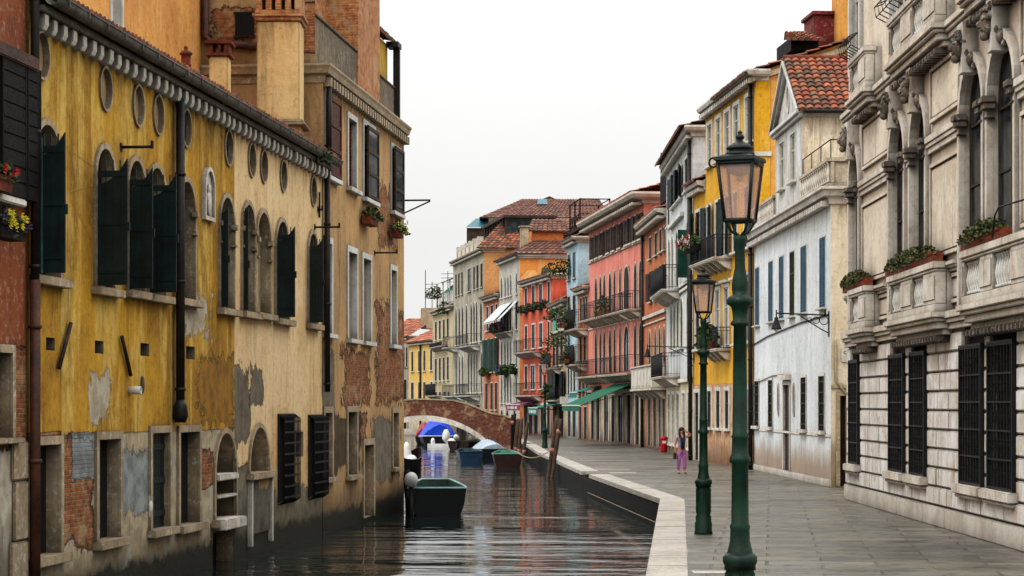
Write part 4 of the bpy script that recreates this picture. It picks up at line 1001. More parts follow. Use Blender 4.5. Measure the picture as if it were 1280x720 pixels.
# dormer and red chimney block on the roof
k=.0335
for a in (0,):
    q0=gs.u(982); q1=gs.u(1026)
    m=M(); zb=gs.z(1000,48,-.4); m.box(q0+.3,q1,.4,3,zb-.45,zb+.05); YV.part(m,'dormer',MT['dark_wood'],mat4=gs.M)
    tiles(gw(q0-.1,.15,zb-.15),gw(q1+.1,.15,zb-.15),gw(q1-.2,-1.8,zb+.45),gw(q0+.35,-1.8,zb+.45),'tile',YV.root,cw=.28,rh=.4,amp=.07,seg=4)
    m=M(); c0,c1=gs.u(1027),gs.u(1056); zt=gs.z(1040,6,-1.2); m.box(c0,c1,1.2,3,zb-1.5,zt-.4); m.box(c0-.1,c1+.1,1.1,3.1,zt-.4,zt-.25); YV.part(m,'roof_block',plaster('dark_red_plaster',(128,44,44),(108,36,38)),.02,mat4=gs.M)
    m=M(); c1=gs.u(1052); m.box(c1,c1+1.6,.12,1.6,zb-2.6,zt+2.4); YV.part(m,'chimney',og,.02,mat4=gs.M)
YV.pipe(L-.42,.0,14.8,.085,'pipe',.12)
B=YV.balcony(f.u(883.5),f.u(915),8.42,.75,.9); YV.balcony(f.u(893),f.u(913),4.75,.6,.85)
flowerbox(f.M@T((f.u(884)+f.u(895))/2,-.86,8.95),3.0,.25,.22,'long box of red geraniums on the railing of the yellow house balcony',flowers=('flred','flwhite'),box='dark_wood',fh=.5,n=340,size=.16,over=.3,droop=.3)
flowerbox(f.M@T(f.u(900),-.5,4.76),2.4,.3,.3,'box of bushy green plants on the lower balcony of the yellow house',box='terracotta',fh=.8,n=200,size=.22,over=.3)
# ---- lower yellow wing
YL=Bld('house_wing','narrow low yellow wing with one green shutter between the tall yellow and white houses','house',P(866,.03557),P(882,.03437))
f=YL.f
YL.win(f.u(870),f.u(875.5),8.5,10.9,sur=.14,smat='white',rev=.16,pane='glass',sill=.1); m=M(); leafmesh(m,f.u(869.5),8.5,10.9,.9,-1,160,y=-.1); YL.part(m,'shutter',MT['green_bright'])
YL.win(f.u(870),f.u(875),4.9,7.25,sur=.16,smat='white',rev=.18,pane='glass',sill=.1); YL.win(f.u(868.5),f.u(874),.02,3.0,sur=.16,smat='white',rev=.25,pane='glass',sill=0,name='door')
YL.wall(wyv,0,11.9,8); YL.cornice(12.05,'istria',((0,-.35),(.06,-.33),(.08,-.2),(.34,-.12),(.40,0),(.40,.06)),dent=.36,dz=.16)
tiles(f.w(0,.5,12.1),f.w(f.L,.5,12.1),f.w(f.L,-4,13.8),f.w(0,-4,13.8),'tile',YL.root,cw=.3,rh=.5,seg=3)
YL.pipe(f.u(866.8),0,12,.09,'pipe',.14)
wall_lamp(f,868,436,2.1,'iron bracket lamp on the dark pipe between the yellow and the tall white house',z=5.0)
# ---- tall narrow white house
NW=Bld('canal_house','tall white house with dark green shutters between the orange and yellow houses','house',P(833,8.05/193),P(866,.03562))
f=NW.f; L=f.L
NW.win(f.u(856.5),f.u(860.5),12.3,13.8,sur=.12,smat='white',rev=.15,pane='green',sill=.1)
for x0,x1 in ((840.5,843.2),(844.5,847.5),(849,852.5)): NW.win(f.u(x0),f.u(x1),12.3,13.8,sur=.12,smat='white',rev=.15,pane='green',sill=.1,shut='both',ang=170)
NW.win(f.u(835),f.u(837.5),11.6,13.4,sur=.1,smat='white',rev=.15,pane='green',sill=.1)
for x0,x1 in ((836,838),(840,842),(845.3,848),(858.5,862.5)): NW.win(f.u(x0),f.u(x1),8.2,10.9,'arch',sur=.14,smat='white',rev=.2,pane='glass',sill=.1,hood=.0,shut='right' if x0>857 else None,ang=105,shm='green_bright',shw=.5)
for x0,x1 in ((838.5,840.6),(842.3,844.6),(846.5,849),(851,853.8),(859,862)): NW.win(f.u(x0),f.u(x1),5.2,7.5,'arch',sur=.14,smat='white',rev=.2,pane='glass',sill=.1)
for x0,x1 in ((835.3,838),(840.3,843.2),(846,849.5),(853,857),(860,863.8)): NW.win(f.u(x0),f.u(x1),.5,3.0,sur=.14,smat='white',rev=.2,pane='glass',sill=.1,fr='wframe')
wnw=plaster('chalk_white_plaster',(212,216,216),(196,200,202),(140,128,108),.35,.3,[],bandz=3.5,band=((200,186,160),(176,160,130),(120,104,80),(186,170,140),.1),dirt_top=14.5,damp=(.4,(120,96,66)))
NW.wall(wnw,0,14.6,9,rside=True); NW.cornice(14.8,'istria',((0,-.4),(.06,-.38),(.08,-.22),(.30,-.12),(.38,0),(.38,.08)),dent=.5,ret=(0,3),dz=.14)
NW.band(8.0,8.16,.12,'istria_white'); NW.band(11.3,11.5,.2,'istria_white',u0=f.u(839),u1=f.u(855)); NW.band(7.75,7.9,.1,'istria_white'); NW.band(3.5,3.7,.12)
NW.balcony(f.u(834.3),f.u(851),8.0,.9,1.15); NW.balcony(f.u(834.3),f.u(850),3.85,.9,1.1)
NW.pipe(L-.5,3.5,14.3,.09,'pipe',.12)
tiles(f.w(0,.6,14.85),f.w(L,.6,14.85),f.w(L,-5,16.4),f.w(0,-5,16.4),'tile',NW.root,cw=.35,rh=.6,seg=3)
# ---- orange-brown house
OB=Bld('canal_house','orange brown house with a white stone shop bay, next to the pink house','house',P(805,.0461),P(833,.0417))
f=OB.f; L=f.L
for x0,x1 in ((812,814.8),(819,822),(825,827.8),(829.8,832)): OB.win(f.u(x0),f.u(x1),10.6,11.8,sur=.08,smat='far_stone',rev=.12,pane='brown',sill=.1)
for x0,x1 in ((812.5,815),(819,821.5),(824.5,827),(829.3,831.8)): OB.win(f.u(x0),f.u(x1),8.2,9.8,sur=.08,smat='far_stone',rev=.12,pane='brown',sill=.1,shut='both',shm='brown_paint',ang=168)
for x0,x1 in ((811.5,814),(818.6,821),(824,826.4),(829.6,832)): OB.win(f.u(x0),f.u(x1),4.7,6.6,'gothic',sur=.12,smat='far_stone',rev=.15,pane='glass',sill=.1)
for x0,x1 in ((810,814),(817,821),(823.5,826.5),(828.5,832)): OB.win(f.u(x0),f.u(x1),.15,3.0,sur=.1,smat='far_stone',rev=.25,pane='brown' if x0<822 else 'glass',sill=0,name='door')
wob=plaster('burnt_orange_plaster',(190,110,68),(172,96,58),(96,60,40),.4,.35,[],(.5,(110,80,58)),bandz=3.2,band=((178,124,92),(150,96,70),(90,64,46),(190,164,136),.1),dirt_top=12,pale=(198,116,76))
OB.wall(wob,0,12.5,9); OB.cornice(12.65,'far_stone',((0,-.4),(.08,-.38),(.1,-.22),(.5,-.12),(.6,0),(.6,.08)),dent=.5,dz=.14)
tiles(f.w(0,.6,12.7),f.w(L,.6,12.7),f.w(L,-5,14.2),f.w(0,-5,14.2),'tile_or',OB.root,cw=.35,rh=.6,seg=3)
OB.band(7.3,7.5,.12,'far_stone'); OB.band(6.95,7.05,.08,'far_stone')
m=M(); m.box(.05,L-.02,-.75,.0,3.35,4.5); m.box(.0,L,-.82,.0,4.5,4.6); m.box(.0,L,-.82,.0,3.22,3.35); b_=OB.part(m,'shop_bay',MT['far_stone'],.02)
for i in range(6):
    x=.3+(L-.5)*(i+.5)/6; m=M(); m.box(x-.42,x+.42,-.78,-.74,3.5,4.35); OB.part(m,'panel',MT['white'],.01,parent=b_)
for i in range(5):
    x=.3+(L-.6)*i/4; m=M(); m.prism([(0,0),(0,-.5),(-.2,-.4),(-.7,0)],-.1,.1,0,B_tf(x,3.218)); OB.part(m,'bracket',MT['far_stone'],.01,parent=b_)
# roof deck of that house
m=M()
q=[(f.u(820),-.3),(f.u(832),-.3),(f.u(832),-1.1),(f.u(820),-1.1)]
for (u,y) in q: m.box(u-.05,u+.05,-y-.05,-y+.05,12.6,16.2)
for z in (13.5,14.9,16.1): 
    for a,b in zip(q,q[1:]+q[:1]): m.tube([(a[0],-a[1],z),(b[0],-b[1],z)],.05,5)
for i in range(16):
    u=q[0][0]+(q[1][0]-q[0][0])*i/15; m.box(u-.1,u+.1,.24,.27,13.5,14.9)
m.box(q[0][0],q[1][0],.25,1.15,13.38,13.48); OB.part(m,'roof_deck',MT['dark_wood'])
REVF[0]=.12
# ---- pink palace
def Qp(px): k=21.9/((px-640)+310); return P(px,k)
PK=Bld('canal_house','long pink house with pointed arch windows, iron balconies and a green shop awning','house',Qp(736),Qp(805))
f=PK.f; L=f.L
for x0,x1 in ((740.5,743.5),(746,749),(751.5,755),(760,763),(766.5,769.5),(774,777.5),(783,786),(787.5,790.5),(793.5,797),(799.5,803)): PK.win(f.u(x0),f.u(x1),12.1,13.6,sur=.05,smat='far_stone',rev=.12,pane='brown' if int(x0)%3 else 'glass',shut='both',shm='brown_paint',shw=.38,ang=172,sill=.12,sillx=.15)
cols_=((744,747),(749.8,752.4),(754.6,757.4),(761.5,764.8),(767.5,770),(774.5,777),(780.5,787,),(793,796.4),(799.4,802.8))
for x0,x1 in cols_:
    PK.win(f.u(x0),f.u(x1),8.1,10.8,'gothic' if x1-x0<5 else 'arch',sur=.12,smat='far_stone',rev=.2,pane='brown' if 774<x0<790 else 'glass',sill=0)
    PK.win(f.u(x0),f.u(x1),4.5,7.2,'gothic',rise=1.1,sur=.12,smat='far_stone',rev=.2,pane='glass',sill=0)
for x0,x1 in ((739.5,743),(746,750),(755.5,761),(765,769),(773.5,779),(784,789),(794.5,799.5)): PK.win(f.u(x0),f.u(x1),.12,3.05,sur=.22,smat='far_stone',rev=.3,pane='glass' if int(x0)%2 else 'dark',sill=0,name='shop_front')
wpk=plaster('pink_plaster',(224,134,118),(210,116,100),(130,80,70),.4,.3,[],(.5,(120,90,70)),bandz=3.2,band=((196,180,154),(160,140,114),(100,84,68),(206,194,174),.05),dirt_top=14.0,pale=(222,146,130))
PK.wall(wpk,0,14.3,10); PK.cornice(14.55,'far_stone',((0,-.5),(.08,-.48),(.12,-.28),(.7,-.16),(.85,0),(.85,.12)),dent=.6,ret=(0,2),dz=.14)
tiles(f.w(0,.8,14.7),f.w(L,.8,14.7),f.w(L,-6,16.6),f.w(0,-6,16.6),'tile_or',PK.root,cw=.4,rh=.6,seg=3)
PK.band(3.2,3.42,.15,'far_stone'); PK.band(7.45,7.55,.06,'far_stone'); PK.band(11.9,12.0,.08,'far_stone')
for a,b,z in ((742.5,765.5,8.0),(766.5,788.5,8.0),(790.5,804,8.0),(731,764,4.3),(765,804,4.3)): PK.balcony(max(.05,f.u(a)),f.u(b),z,.95,1.05,mat='far_stone',rail='belly',bars=.3)
flowerbox(f.M@T(f.u(769),-.75,8.05),2.6,.35,.3,'box of green trailing plants on the upper middle balcony of the pink house',fh=.9,n=200,size=.18,over=.3,droop=.5)
def awning(B,x0,x1,z,out,drop,mat,val=.35,nm='awning',m2=None):
    u0,u1=B.f.u(x0),B.f.u(x1); m=M()
    m.add([(u0,-.05,z),(u1,-.05,z),(u1,-out,z-drop),(u0,-out,z-drop)],[(0,1,2,3)]); m.add([(u0,-.05,z-.03),(u1,-.05,z-.03),(u1,-out,z-drop-.03),(u0,-out,z-drop-.03)],[(3,2,1,0)])
    n=max(4,int((u1-u0)/.4))
    for i in range(n):
        a=u0+(u1-u0)*i/n; b=u0+(u1-u0)*(i+1)/n; m.add([(a,-out,z-drop),(b,-out,z-drop),(b,-out-.01,z-drop-val*.85),((a+b)/2,-out-.01,z-drop-val),(a,-out-.01,z-drop-val*.85)],[(0,1,2,3,4)])
    o=B.part(m,nm,[MT[mat]]); m=M(); m.box(u0,u1,-out-.03,-out+.03,z-drop-.02,z-drop+.05); B.part(m,'awning_bar',MT[m2 or 'white'],parent=o)
    m=M()
    for u in (u0+.05,u1-.05): m.tube([(u,-.02,z-.5),(u,-out,z-drop)],.02,5)
    B.part(m,'awning_arm',MT['iron'],parent=o); return o
MT['awn_green']=simple('green_canvas',(8,98,70),(6,76,55),.8,2,.1,streak=.2); MT['awn_mag']=simple('magenta_canvas',(136,34,92),(110,26,74),.8,2,.1); MT['awn_teal']=simple('teal_canvas',(18,122,108),(14,98,88),.8,2,.1)
awning(PK,768,794,3.75,3.3,1.35,'awn_green'); awning(PK,742,752,3.7,1.6,.45,'awn_teal')
OB.pipe(.1,0,12.3,.09,'pipe',.12)
def far_house(label,A,B,zt,mat,rows,name='canal_house',corn='far_stone',roof=None,roofrise=1.8,depth=9,z0=-1.5,sm='far_stone',cornd=.5):
    b=Bld(name,label,'house',A,B); f=b.f
    for xs,za,zb,kw in rows:
        for x0,x1 in xs: b.win(f.u(x0),f.u(x1),za,zb,**{**dict(sur=.08,smat=sm,rev=.16,sill=.1),**kw})
    b.wall(mat,z0,zt,depth)
    if corn: b.cornice(zt+.12,corn,((0,-.35),(.08,-.33),(.1,-.2),(.4,-.1),(.48,0),(.48,.08)),dent=cornd,dz=.14,ret=(0,2))
    if roof:
        L=f.L; e=.5; tiles(f.w(-.1,e,zt+.15),f.w(L+.2,e,zt+.15),f.w(L+.2,-depth/2,zt+roofrise),f.w(-.1,-depth/2,zt+roofrise),roof,b.root,cw=.4,rh=.6,seg=3)
    return b
def valance_marks(B,x0,x1,z,out):      # the writing on the valances, too small to read in the photo
    a,b=B.f.u(x0),B.f.u(x1); m=M(); rr=random.Random(5); u=a+(b-a)*.12
    while u<b-(b-a)*.12:
        w=rr.uniform(.10,.2); h=rr.choice((.1,.14)); m.box(u,u+w,-out-.012,-out-.004,z-h,z+h); u+=w+rr.choice((.05,.07,.3))
    B.part(m,'lettering',MT['white'])
# ---- small orange house with balconies
def Qa(px): return P(px,21.9/((px-640)+310))
SO=far_house('small orange house with two dark balconies, left of the pink house','x' and Qa(722),Qa(736),10.3,plaster('soft_orange_plaster',(208,126,84),(188,108,70),(110,76,54),.4,.35,[],(.5,(120,90,66))),
   [(((725.5,727.8),(729.6,731.8),(733,735)),8.2,9.8,dict(pane='brown')),(((725,727.5),(730,733)),5.4,7.2,dict(pane='glass')),(((724,727),(728.5,731.5),(733,735.2)),2.8,4.2,dict(pane='brown')),(((724,727.5),(730,734)),.1,2.3,dict(pane='dark',sill=0,name='shop_front'))],roof='tile_or')
SO.balcony(SO.f.u(722.3),SO.f.u(735.5),7.6,1.0,1.3,mat='far_stone',bars=.12); SO.balcony(SO.f.u(722.3),SO.f.u(734.5),5.2,1.0,1.3,mat='far_stone',bars=.12)
for x,z,lb in ((724.5,7.8,'green plants hanging from the upper balcony of the small orange house'),(727,5.3,'green plants trailing from the lower balcony of the small orange house')):
    f=SO.f; flowerbox(f.M@T(f.u(x),-1.15,z),1.8,.3,.3,lb,flowers=('flmag',),fh=.6,n=260,size=.16,over=.3,droop=.9)
# pale tall house behind it
f=SO.f
PH=Bld('canal_house','tall narrow pale house rising behind the small orange balcony house','house',(f.w(.2,-2.2).x,f.w(.2,-2.2).y),(f.w(f.L,-2.0).x,f.w(f.L,-2.0).y))
PH.wall(plaster('pale_cream_plaster',(214,196,164),(190,160,116),(130,90,56),.5,.5),0,14.2,7); PH.cornice(14.3,'far_stone',((0,-.2),(.2,-.1),(.25,.05)))
tiles(PH.f.w(-.2,.3,14.4),PH.f.w(PH.f.L+.2,.3,14.4),PH.f.w(PH.f.L+.2,-4,15.8),PH.f.w(-.2,-4,15.8),'tile_or',PH.root,cw=.4,rh=.6,seg=3)
# ---- light blue house
r=empty('shop_sign',SO.f.M@T(SO.f.u(728),-1.2,2.75),'small white sign box sticking out above the shop left of the green awning','shop sign'); m=M(); m.box(-.10,.10,-.35,.15,-.25,.25); m.build('sign_box',MT['white'],r,WM[r.name],.02); m=M(); m.tube([(0,-.5,.42),(0,1.1,.42)],.03,6); m.build('bracket',MT['iron'],r,WM[r.name])
LB=far_house('narrow light blue house hung with green plants under a wooden roof deck',Qa(708.5),Qa(722),14.0,plaster('light_blue_plaster',(176,208,222),(158,190,206),(110,120,116),.3,.4,[],(.5,(120,104,84))),
   [(((710,713),(716.5,719.5)),11.4,13.2,dict(pane='blue')),(((710,712.2),(713.6,715.6),(717.2,719.6)),3.2,6.6,dict(kind='gothic',pane='glass',smat='white')),(((710,713),(716.5,720)),8.2,10.2,dict(pane='glass')),(((710,713.5),(716,720)),.2,2.4,dict(pane='dark',sill=0,name='shop_front'))],roof='tile')
f=LB.f
for i,(x,z,n,lb) in enumerate(((713,12.0,260,'high green creeper on the top floor of the light blue house'),(713,8.7,300,'green creeper spilling from the middle of the light blue house'),(711.5,6.9,240,'lower green creeper on the left side of the light blue house'))):
    m=M(); p=f.w(f.u(x),.5,z); plant(m,p,1.5,.4,.9,n*2,.17,(0,1),.9); tag(m.build('creeper',[MT['leaf'],MT['leaf2']]),lb,'climbing plant')
m=M(); z=15.2
q=[(f.u(709),-.2),(f.u(721.5),-.2),(f.u(721.5),-2.3),(f.u(709),-2.3)]
q=[(a,b) for a,b in q]
for (u,y) in q+[((q[0][0]+q[1][0])/2,-.2)]: m.box(u-.05,u+.05,-y-.05,-y+.05,13.0,16.9)
for zz in (14.9,15.8,16.85):
    for a,b in zip(q,q[1:]+q[:1]): m.tube([(a[0],-a[1],zz),(b[0],-b[1],zz)],.04,5)
n=6
for i in range(n):
    a=q[0][0]+(q[1][0]-q[0][0])*i/n; b=q[0][0]+(q[1][0]-q[0][0])*(i+1)/n; m.tube([(a,.2,14.9),(b,.2,15.8)],.03,5); m.tube([(b,.2,14.9),(a,.2,15.8)],.03,5)
m.box(q[0][0]-.1,q[1][0]+.1,.1,2.4,14.7,14.85); LB.part(m,'roof_deck',MT['dark_wood'])
# ---- green-beige house with flower balconies
kA=21.9/(708.5-640+310); XA=(708.5-640)*kA
def Qb(px): k=(XA+220*kA)/((px-640)+220); return P(px,k)
GB=far_house('low beige house with a mint shutter and a teal shop awning',Qb(690.5),Qb(708.5),9.9,plaster('beige_plaster',(186,168,128),(166,146,106),(104,88,62),.5,.45,[],(.5,(110,92,70))),
   [(((691.6,695.6),),8.0,9.6,dict(pane='dark')),(((688.9+2.5,694),(695.5,698.5),(701,704)),5.4,7.6,dict(pane='glass')),(((692,697),(699.5,705)),2.9,4.9,dict(pane='green',shut='both',ang=170)),(((692,696.5),(699,705)),.1,2.4,dict(pane='dark',sill=0,name='shop_front'))],roof='tile_or',roofrise=2.6)
f=GB.f; m=M(); m.box(f.u(691.4),f.u(695.8),-.06,-.01,8.0,9.6); GB.part(m,'shutter',MT['mint'])
GB.band(7.8,8.0,.25,'far_stone'); GB.balcony(f.u(689.8+1),f.u(701),5.2,.8,1.0,mat='far_stone'); GB.balcony(f.u(691),f.u(703),2.8,.6,.9,mat='far_stone')
awning(GB,691,704,2.55,1.9,.35,'awn_teal',val=.55); valance_marks(GB,691,704,2.55-.35-.27,1.93)
k_=f
for x,z,lb in ((692,5.5,'green plant on the upper balcony of the low beige house'),(693.5,2.9,'green plant on the lower balcony of the low beige house')):
    flowerbox(f.M@T(f.u(x)+.6,-.6,z),1.1,.3,.35,lb,fh=.9,n=120,size=.28,over=.3,droop=.3)
# ---- red house
kB=(XA+220*kA)/(690.5-640+220); XB=(690.5-640)*kB
def Qc(px): k=(XB+480*kB)/((px-640)+480); return P(px,k)
RD=far_house('coral red house with flower boxes under its top windows and a magenta awning','r' and Qc(653),Qc(690.5),12.4,plaster('coral_red_plaster',(212,98,72),(200,84,62),(124,68,54),.3,.25,[],(.6,(120,96,76)),pale=(220,104,76)),
   [(((656.5,659.3),(665,669),(674.3,678.3),(685,687.8)),10.3,12.0,dict(pane='glass',sur=.14,smat='white')),(((656.5,659.5),(665,669),(674.5,678.5),(685,687.5)),7.0,8.9,dict(pane='glass',sur=.14,smat='white')),(((656.5,659.5),(664,669),(674.5,678),(685,687.5)),3.7,5.6,dict(pane='glass',sur=.14,smat='white')),(((655.5,659.5),(661.5,666),(668,673),(676,680),(684,688)),.1,2.4,dict(pane='dark',sill=0,sur=.2,name='shop_front'))],roof='tile',roofrise=1.2)
f=RD.f
for x,lb in ((658,'leftmost flower box under the top windows of the red house'),(667,'second flower box from the left under the top windows of the red house'),(676.3,'third flower box from the left under the top windows of the red house'),(686.4,'rightmost flower box under the top windows of the red house')):
    flowerbox(f.M@T(f.u(x),-.3,9.95),1.6,.3,.28,lb,flowers=('flmag',),box='dark_wood',fh=.35,n=70,size=.28,over=.3,droop=.5)
RD.balcony(f.u(654),f.u(677),6.7,.9,1.0,mat='far_stone',bars=.28,rail='belly'); RD.balcony(f.u(654),f.u(677.5),3.2,.9,1.0,mat='far_stone',bars=.28); awning(RD,655,673,2.75,1.5,.3,'awn_mag',val=.5); valance_marks(RD,655,673,2.75-.3-.24,1.53)
m=M(); m.prism([(0,12.5),(1.8,12.5),(.9,13.4)],.3,.8,0,Matrix.Translation((f.u(670),0,0))); RD.part(m,'dormer',MT['brown_paint'],.02)
# ---- tall gothic house, grey front and orange flank
kC=(XB+480*kB)/(653-640+480); XC=(653-640)*kC
def Qd(px): k=(XC+450*kC)/((px-640)+450); return P(px,k)
gg=plaster('grey_front_stone',(196,192,180),(172,168,156),(104,98,88),.4,.5,[],(.5,(110,100,84)))
GT=far_house('tall house with a grey gothic front, white blinds and an orange flank','g' and Qd(624),Qd(649.5),15.0,gg,
   [(((626.3,628.4),(630.8,632.8),(634.3,636.3),(637.8,639.8),(645,647)),11.8,13.6,dict(kind='gothic',pane='dark',smat='white')),(((626.3,628.4),(630.5,632.6),(634,636.2),(637.6,639.8),(645,647)),8.8,11.0,dict(pane='glass',smat='white',sur=.14)),
    (((626.3,628.4),(630.5,632.6),(634,636.2),(637.6,639.8),(645,647)),5.6,8.0,dict(kind='gothic',pane='dark',smat='white')),(((626.3,628.4),(630.5,632.6),(634,636.2),(637.6,639.8),(645,647)),2.6,5.0,dict(kind='gothic',pane='dark',smat='white')),(((626.5,629),(633,636),(642,645)),-.2,2.0,dict(kind='arch',pane='dark',sill=0,name='door'))],corn='far_stone')
f=GT.f; L=f.L
inn=f.w(L,-24); gsd=Fac((f.w(L).x,f.w(L).y),(inn.x,inn.y))
m=M(); m.poly([[(0,0),(24,0),(24,15),(0,15)]],-.01); GT.part(m,'wall',plaster('orange_flank_plaster',(228,148,70),(210,128,56),(140,96,60),.35,.3,[],None,pale=(230,176,110)),mat4=gsd.M,label='orange flank wall')
m=M(); m.box(-.2,24,-.3,.0,14.85,15.0); m.box(-.1,24,-.18,.0,14.7,14.85); GT.part(m,'cornice',MT['far_stone'],mat4=gsd.M)
# chimney tracery and chimney breast on the flank
m=M(); uu=gsd.u(664); m.box(uu-1.0,uu+1.0,-.1,-.012,10,13.0); m.prism([(-1.0,13.0),(1.0,13.0),(.35,13.7),(-.35,13.7)],-.1,-.012,0,Matrix.Translation((uu,0,0))); GT.part(m,'chimney_breast',plaster('chimney_breast_plaster',(236,176,104),(216,150,84)),.02,mat4=gsd.M)
# hipped roof seen above the flank
e0,e1=gsd.w(-.6,.45),gsd.w(24,.45); r0,r1=gsd.w(4.2,-5.0),gsd.w(24,-5.0)
zt=15.05
tiles((e0.x,e0.y,zt),(e1.x,e1.y,zt),(r1.x,r1.y,zt+2.7),(r0.x,r0.y,zt+2.7),'tile_old',GT.root,cw=.45,rh=.6,seg=3,amp=.08)
fL=f.w(-.3,.5); fR=f.w(L+.4,.5); rl=f.w(-.3,-4.6)
tiles((fL.x,fL.y,zt),(fR.x,fR.y,zt),(r0.x,r0.y,zt+2.7),(rl.x,rl.y,zt+2.7),'tile_old',GT.root,cw=.45,rh=.6,seg=3,amp=.08)
m=M(); c_=gsd.u(666,-2); c2_=gsd.u(704,-2); m.box(c_,c2_,2.0,5,15.5,17.2); GT.part(m,'roof_storey',plaster('orange_roof_storey',(220,128,66),(206,114,56)),mat4=gsd.M); m=M(); m.box(c_-1.1,c_-.45,1.4,2.1,15.6,17.4); m.box(c_-1.2,c_-.35,1.3,2.2,17.4,17.55); GT.part(m,'chimney',MT['old_stone'],.03,mat4=gsd.M)
def gz(u,off,z): p=gsd.w(u,off); return (p.x,p.y,z)
tiles(gz(c_-.6,-1.6,17.1),gz(c2_+2,-1.6,17.1),gz(c2_+2,-4,18.3),gz(c_+.3,-4,18.3),'tile_old',GT.root,cw=.45,rh=.6,seg=3,amp=.08)
MT['blind']=simple('white_canvas',(206,214,214),(184,192,194),.8,2)
for a,b in ((625.8,640.3),(644.3,648)): awning(GT,a,b,11.2,1.6,1.6,'blind',val=.15,nm='window_blind')
GT.balcony(f.u(625.5),f.u(641),8.7,.7,.3,mat='far_stone'); flowerbox(f.M@T(f.u(633),-.8,8.75),6.5,.4,.3,'long box of purple flowers under the white blinds of the grey gothic front',flowers=('flmag','flpur'),box='dark_wood',fh=.5,n=200,size=.32,over=.3,droop=.5)
for x,n,lb,fl in ((634,170,'purple flowers hanging low on the grey gothic front','flpur'),(645.5,120,'green bush hanging on the right edge of the grey gothic front',None)):
    flowerbox(f.M@T(f.u(x),-.4,5.0),3.2 if fl else 1.2,.3,.3,lb,flowers=(fl,) if fl else None,box='dark_wood',fh=.6,n=n,size=.3,over=.4,droop=.8)
# ---- small orange house beyond
S2=far_house('small orange house with green shutters between the gothic front and the grey palace','s' and Qd(605),Qd(624),12.1,plaster('orange_far_plaster',(196,112,72),(178,98,62),(110,76,56),.4,.4,[],(.5,(110,92,76))),
   [(((608,610.6),(613.5,617),(619.5,622.5)),9.2,11.4,dict(pane='dark',smat='white')),(((607,610),(613.5,616.5),(619,622)),5.4,8.4,dict(pane='glass',shut='both',ang=170,shm='green_bright')),(((607,610),(613.5,616.5),(619,622)),2.0,4.4,dict(pane='glass')),(((608,611),(615,619)),-.4,1.5,dict(pane='dark',sill=0,name='door'))],roof='tile',roofrise=2)
flowerbox(S2.f.M@T(S2.f.u(611),-.4,5.0),2.6,.3,.3,'box of greenery on the small orange house beyond the gothic front',fh=.6,n=90,size=.34,over=.3)
# ---- grey palace with balconies and roof terrace
GPm=plaster('grey_palace_stone',(184,176,158),(158,150,134),(88,82,72),.5,.55,[],(.5,(100,92,80)))
GP=far_house('tall grey palace with white balconies, glazed roof terrace and orange flank','p' and Qd(566.5),Qd(605),16.8,GPm,
   [(((569.5,571.2),(573,574.8),(577,578.8),(585,589),(592,594),(596,598.5),(601,603.5)),13.4,15.6,dict(pane='glass')),(((569.5,571.5),(573.5,575.5),(577.5,579.5),(582.5,584.5),(588.5,590.5),(592,594),(595.3,597.3),(600.5,603)),8.4,12.2,dict(kind='gothic',pane='glass',smat='white')),
    (((569.5,571.5),(573.5,575.5),(577.5,579.5),(585,587),(588.5,590.5),(592,594),(595.3,597.3),(601,603)),3.6,7.4,dict(kind='gothic',pane='dark',smat='white')),(((571,573.5),(577,580),(585,590),(596,600)),-.4,2.4,dict(pane='dark',sill=0))],depth=22,cornd=.6)
f=GP.f; L=f.L
for a,b,z in ((567,581,3.3),(584,600,3.3),(585,600,8.0),(566.8,573,8.2)): GP.balcony(f.u(a),f.u(b),z,1.2,1.1,mat='istria_white',bars=.3)
gq=Fac((f.w(L).x,f.w(L).y),(f.w(L,-20).x,f.w(L,-20).y)); m=M(); m.poly([[(0,0),(20,0),(20,16.9),(0,16.9)]],-.02); GP.part(m,'wall',plaster('ochre_flank_plaster',(206,150,90),(184,128,74),(120,86,56),.5,.4),mat4=gq.M,label='ochre flank wall')
def qz(u,off,z): p=gq.w(u,off); return (p.x,p.y,z)
tiles(qz(-.8,.5,16.9),qz(16,.5,16.9),qz(16,-6,20.3),qz(3,-6,20.3),'tile',GP.root,cw=.45,rh=.6,seg=3,amp=.08)
m=M(); m.box(.2,L-6,.4,.8,16.9,18.0); 
for i in range(6): x=.3+(L-6.5)*i/5; m.box(x-.25,x+.25,.3,.9,16.9,18.5)
GP.part(m,'parapet',MT['far_stone'],.03)
m=M(); a,b=f.u(576),f.u(600); m.box(a,b,2.5,7,16.9,18.0); g_=GP.part(m,'roof_terrace_room',MT['far_stone'])
m=M(); m.box(a+.1,b-.1,2.6,6.9,18.0,20.0); GP.part(m,'glazing',MT['glass'],parent=g_)
m=M()
for i in range(9): x=a+(b-a)*i/8; m.box(x-.1,x+.1,2.4,2.6,18.0,20.1)
m.box(a-.3,b+.3,2.2,7.3,20.0,20.25); m.box(a,b,2.42,2.58,19.0,19.12); GP.part(m,'glazing_bars',MT['brown_paint'],parent=g_)
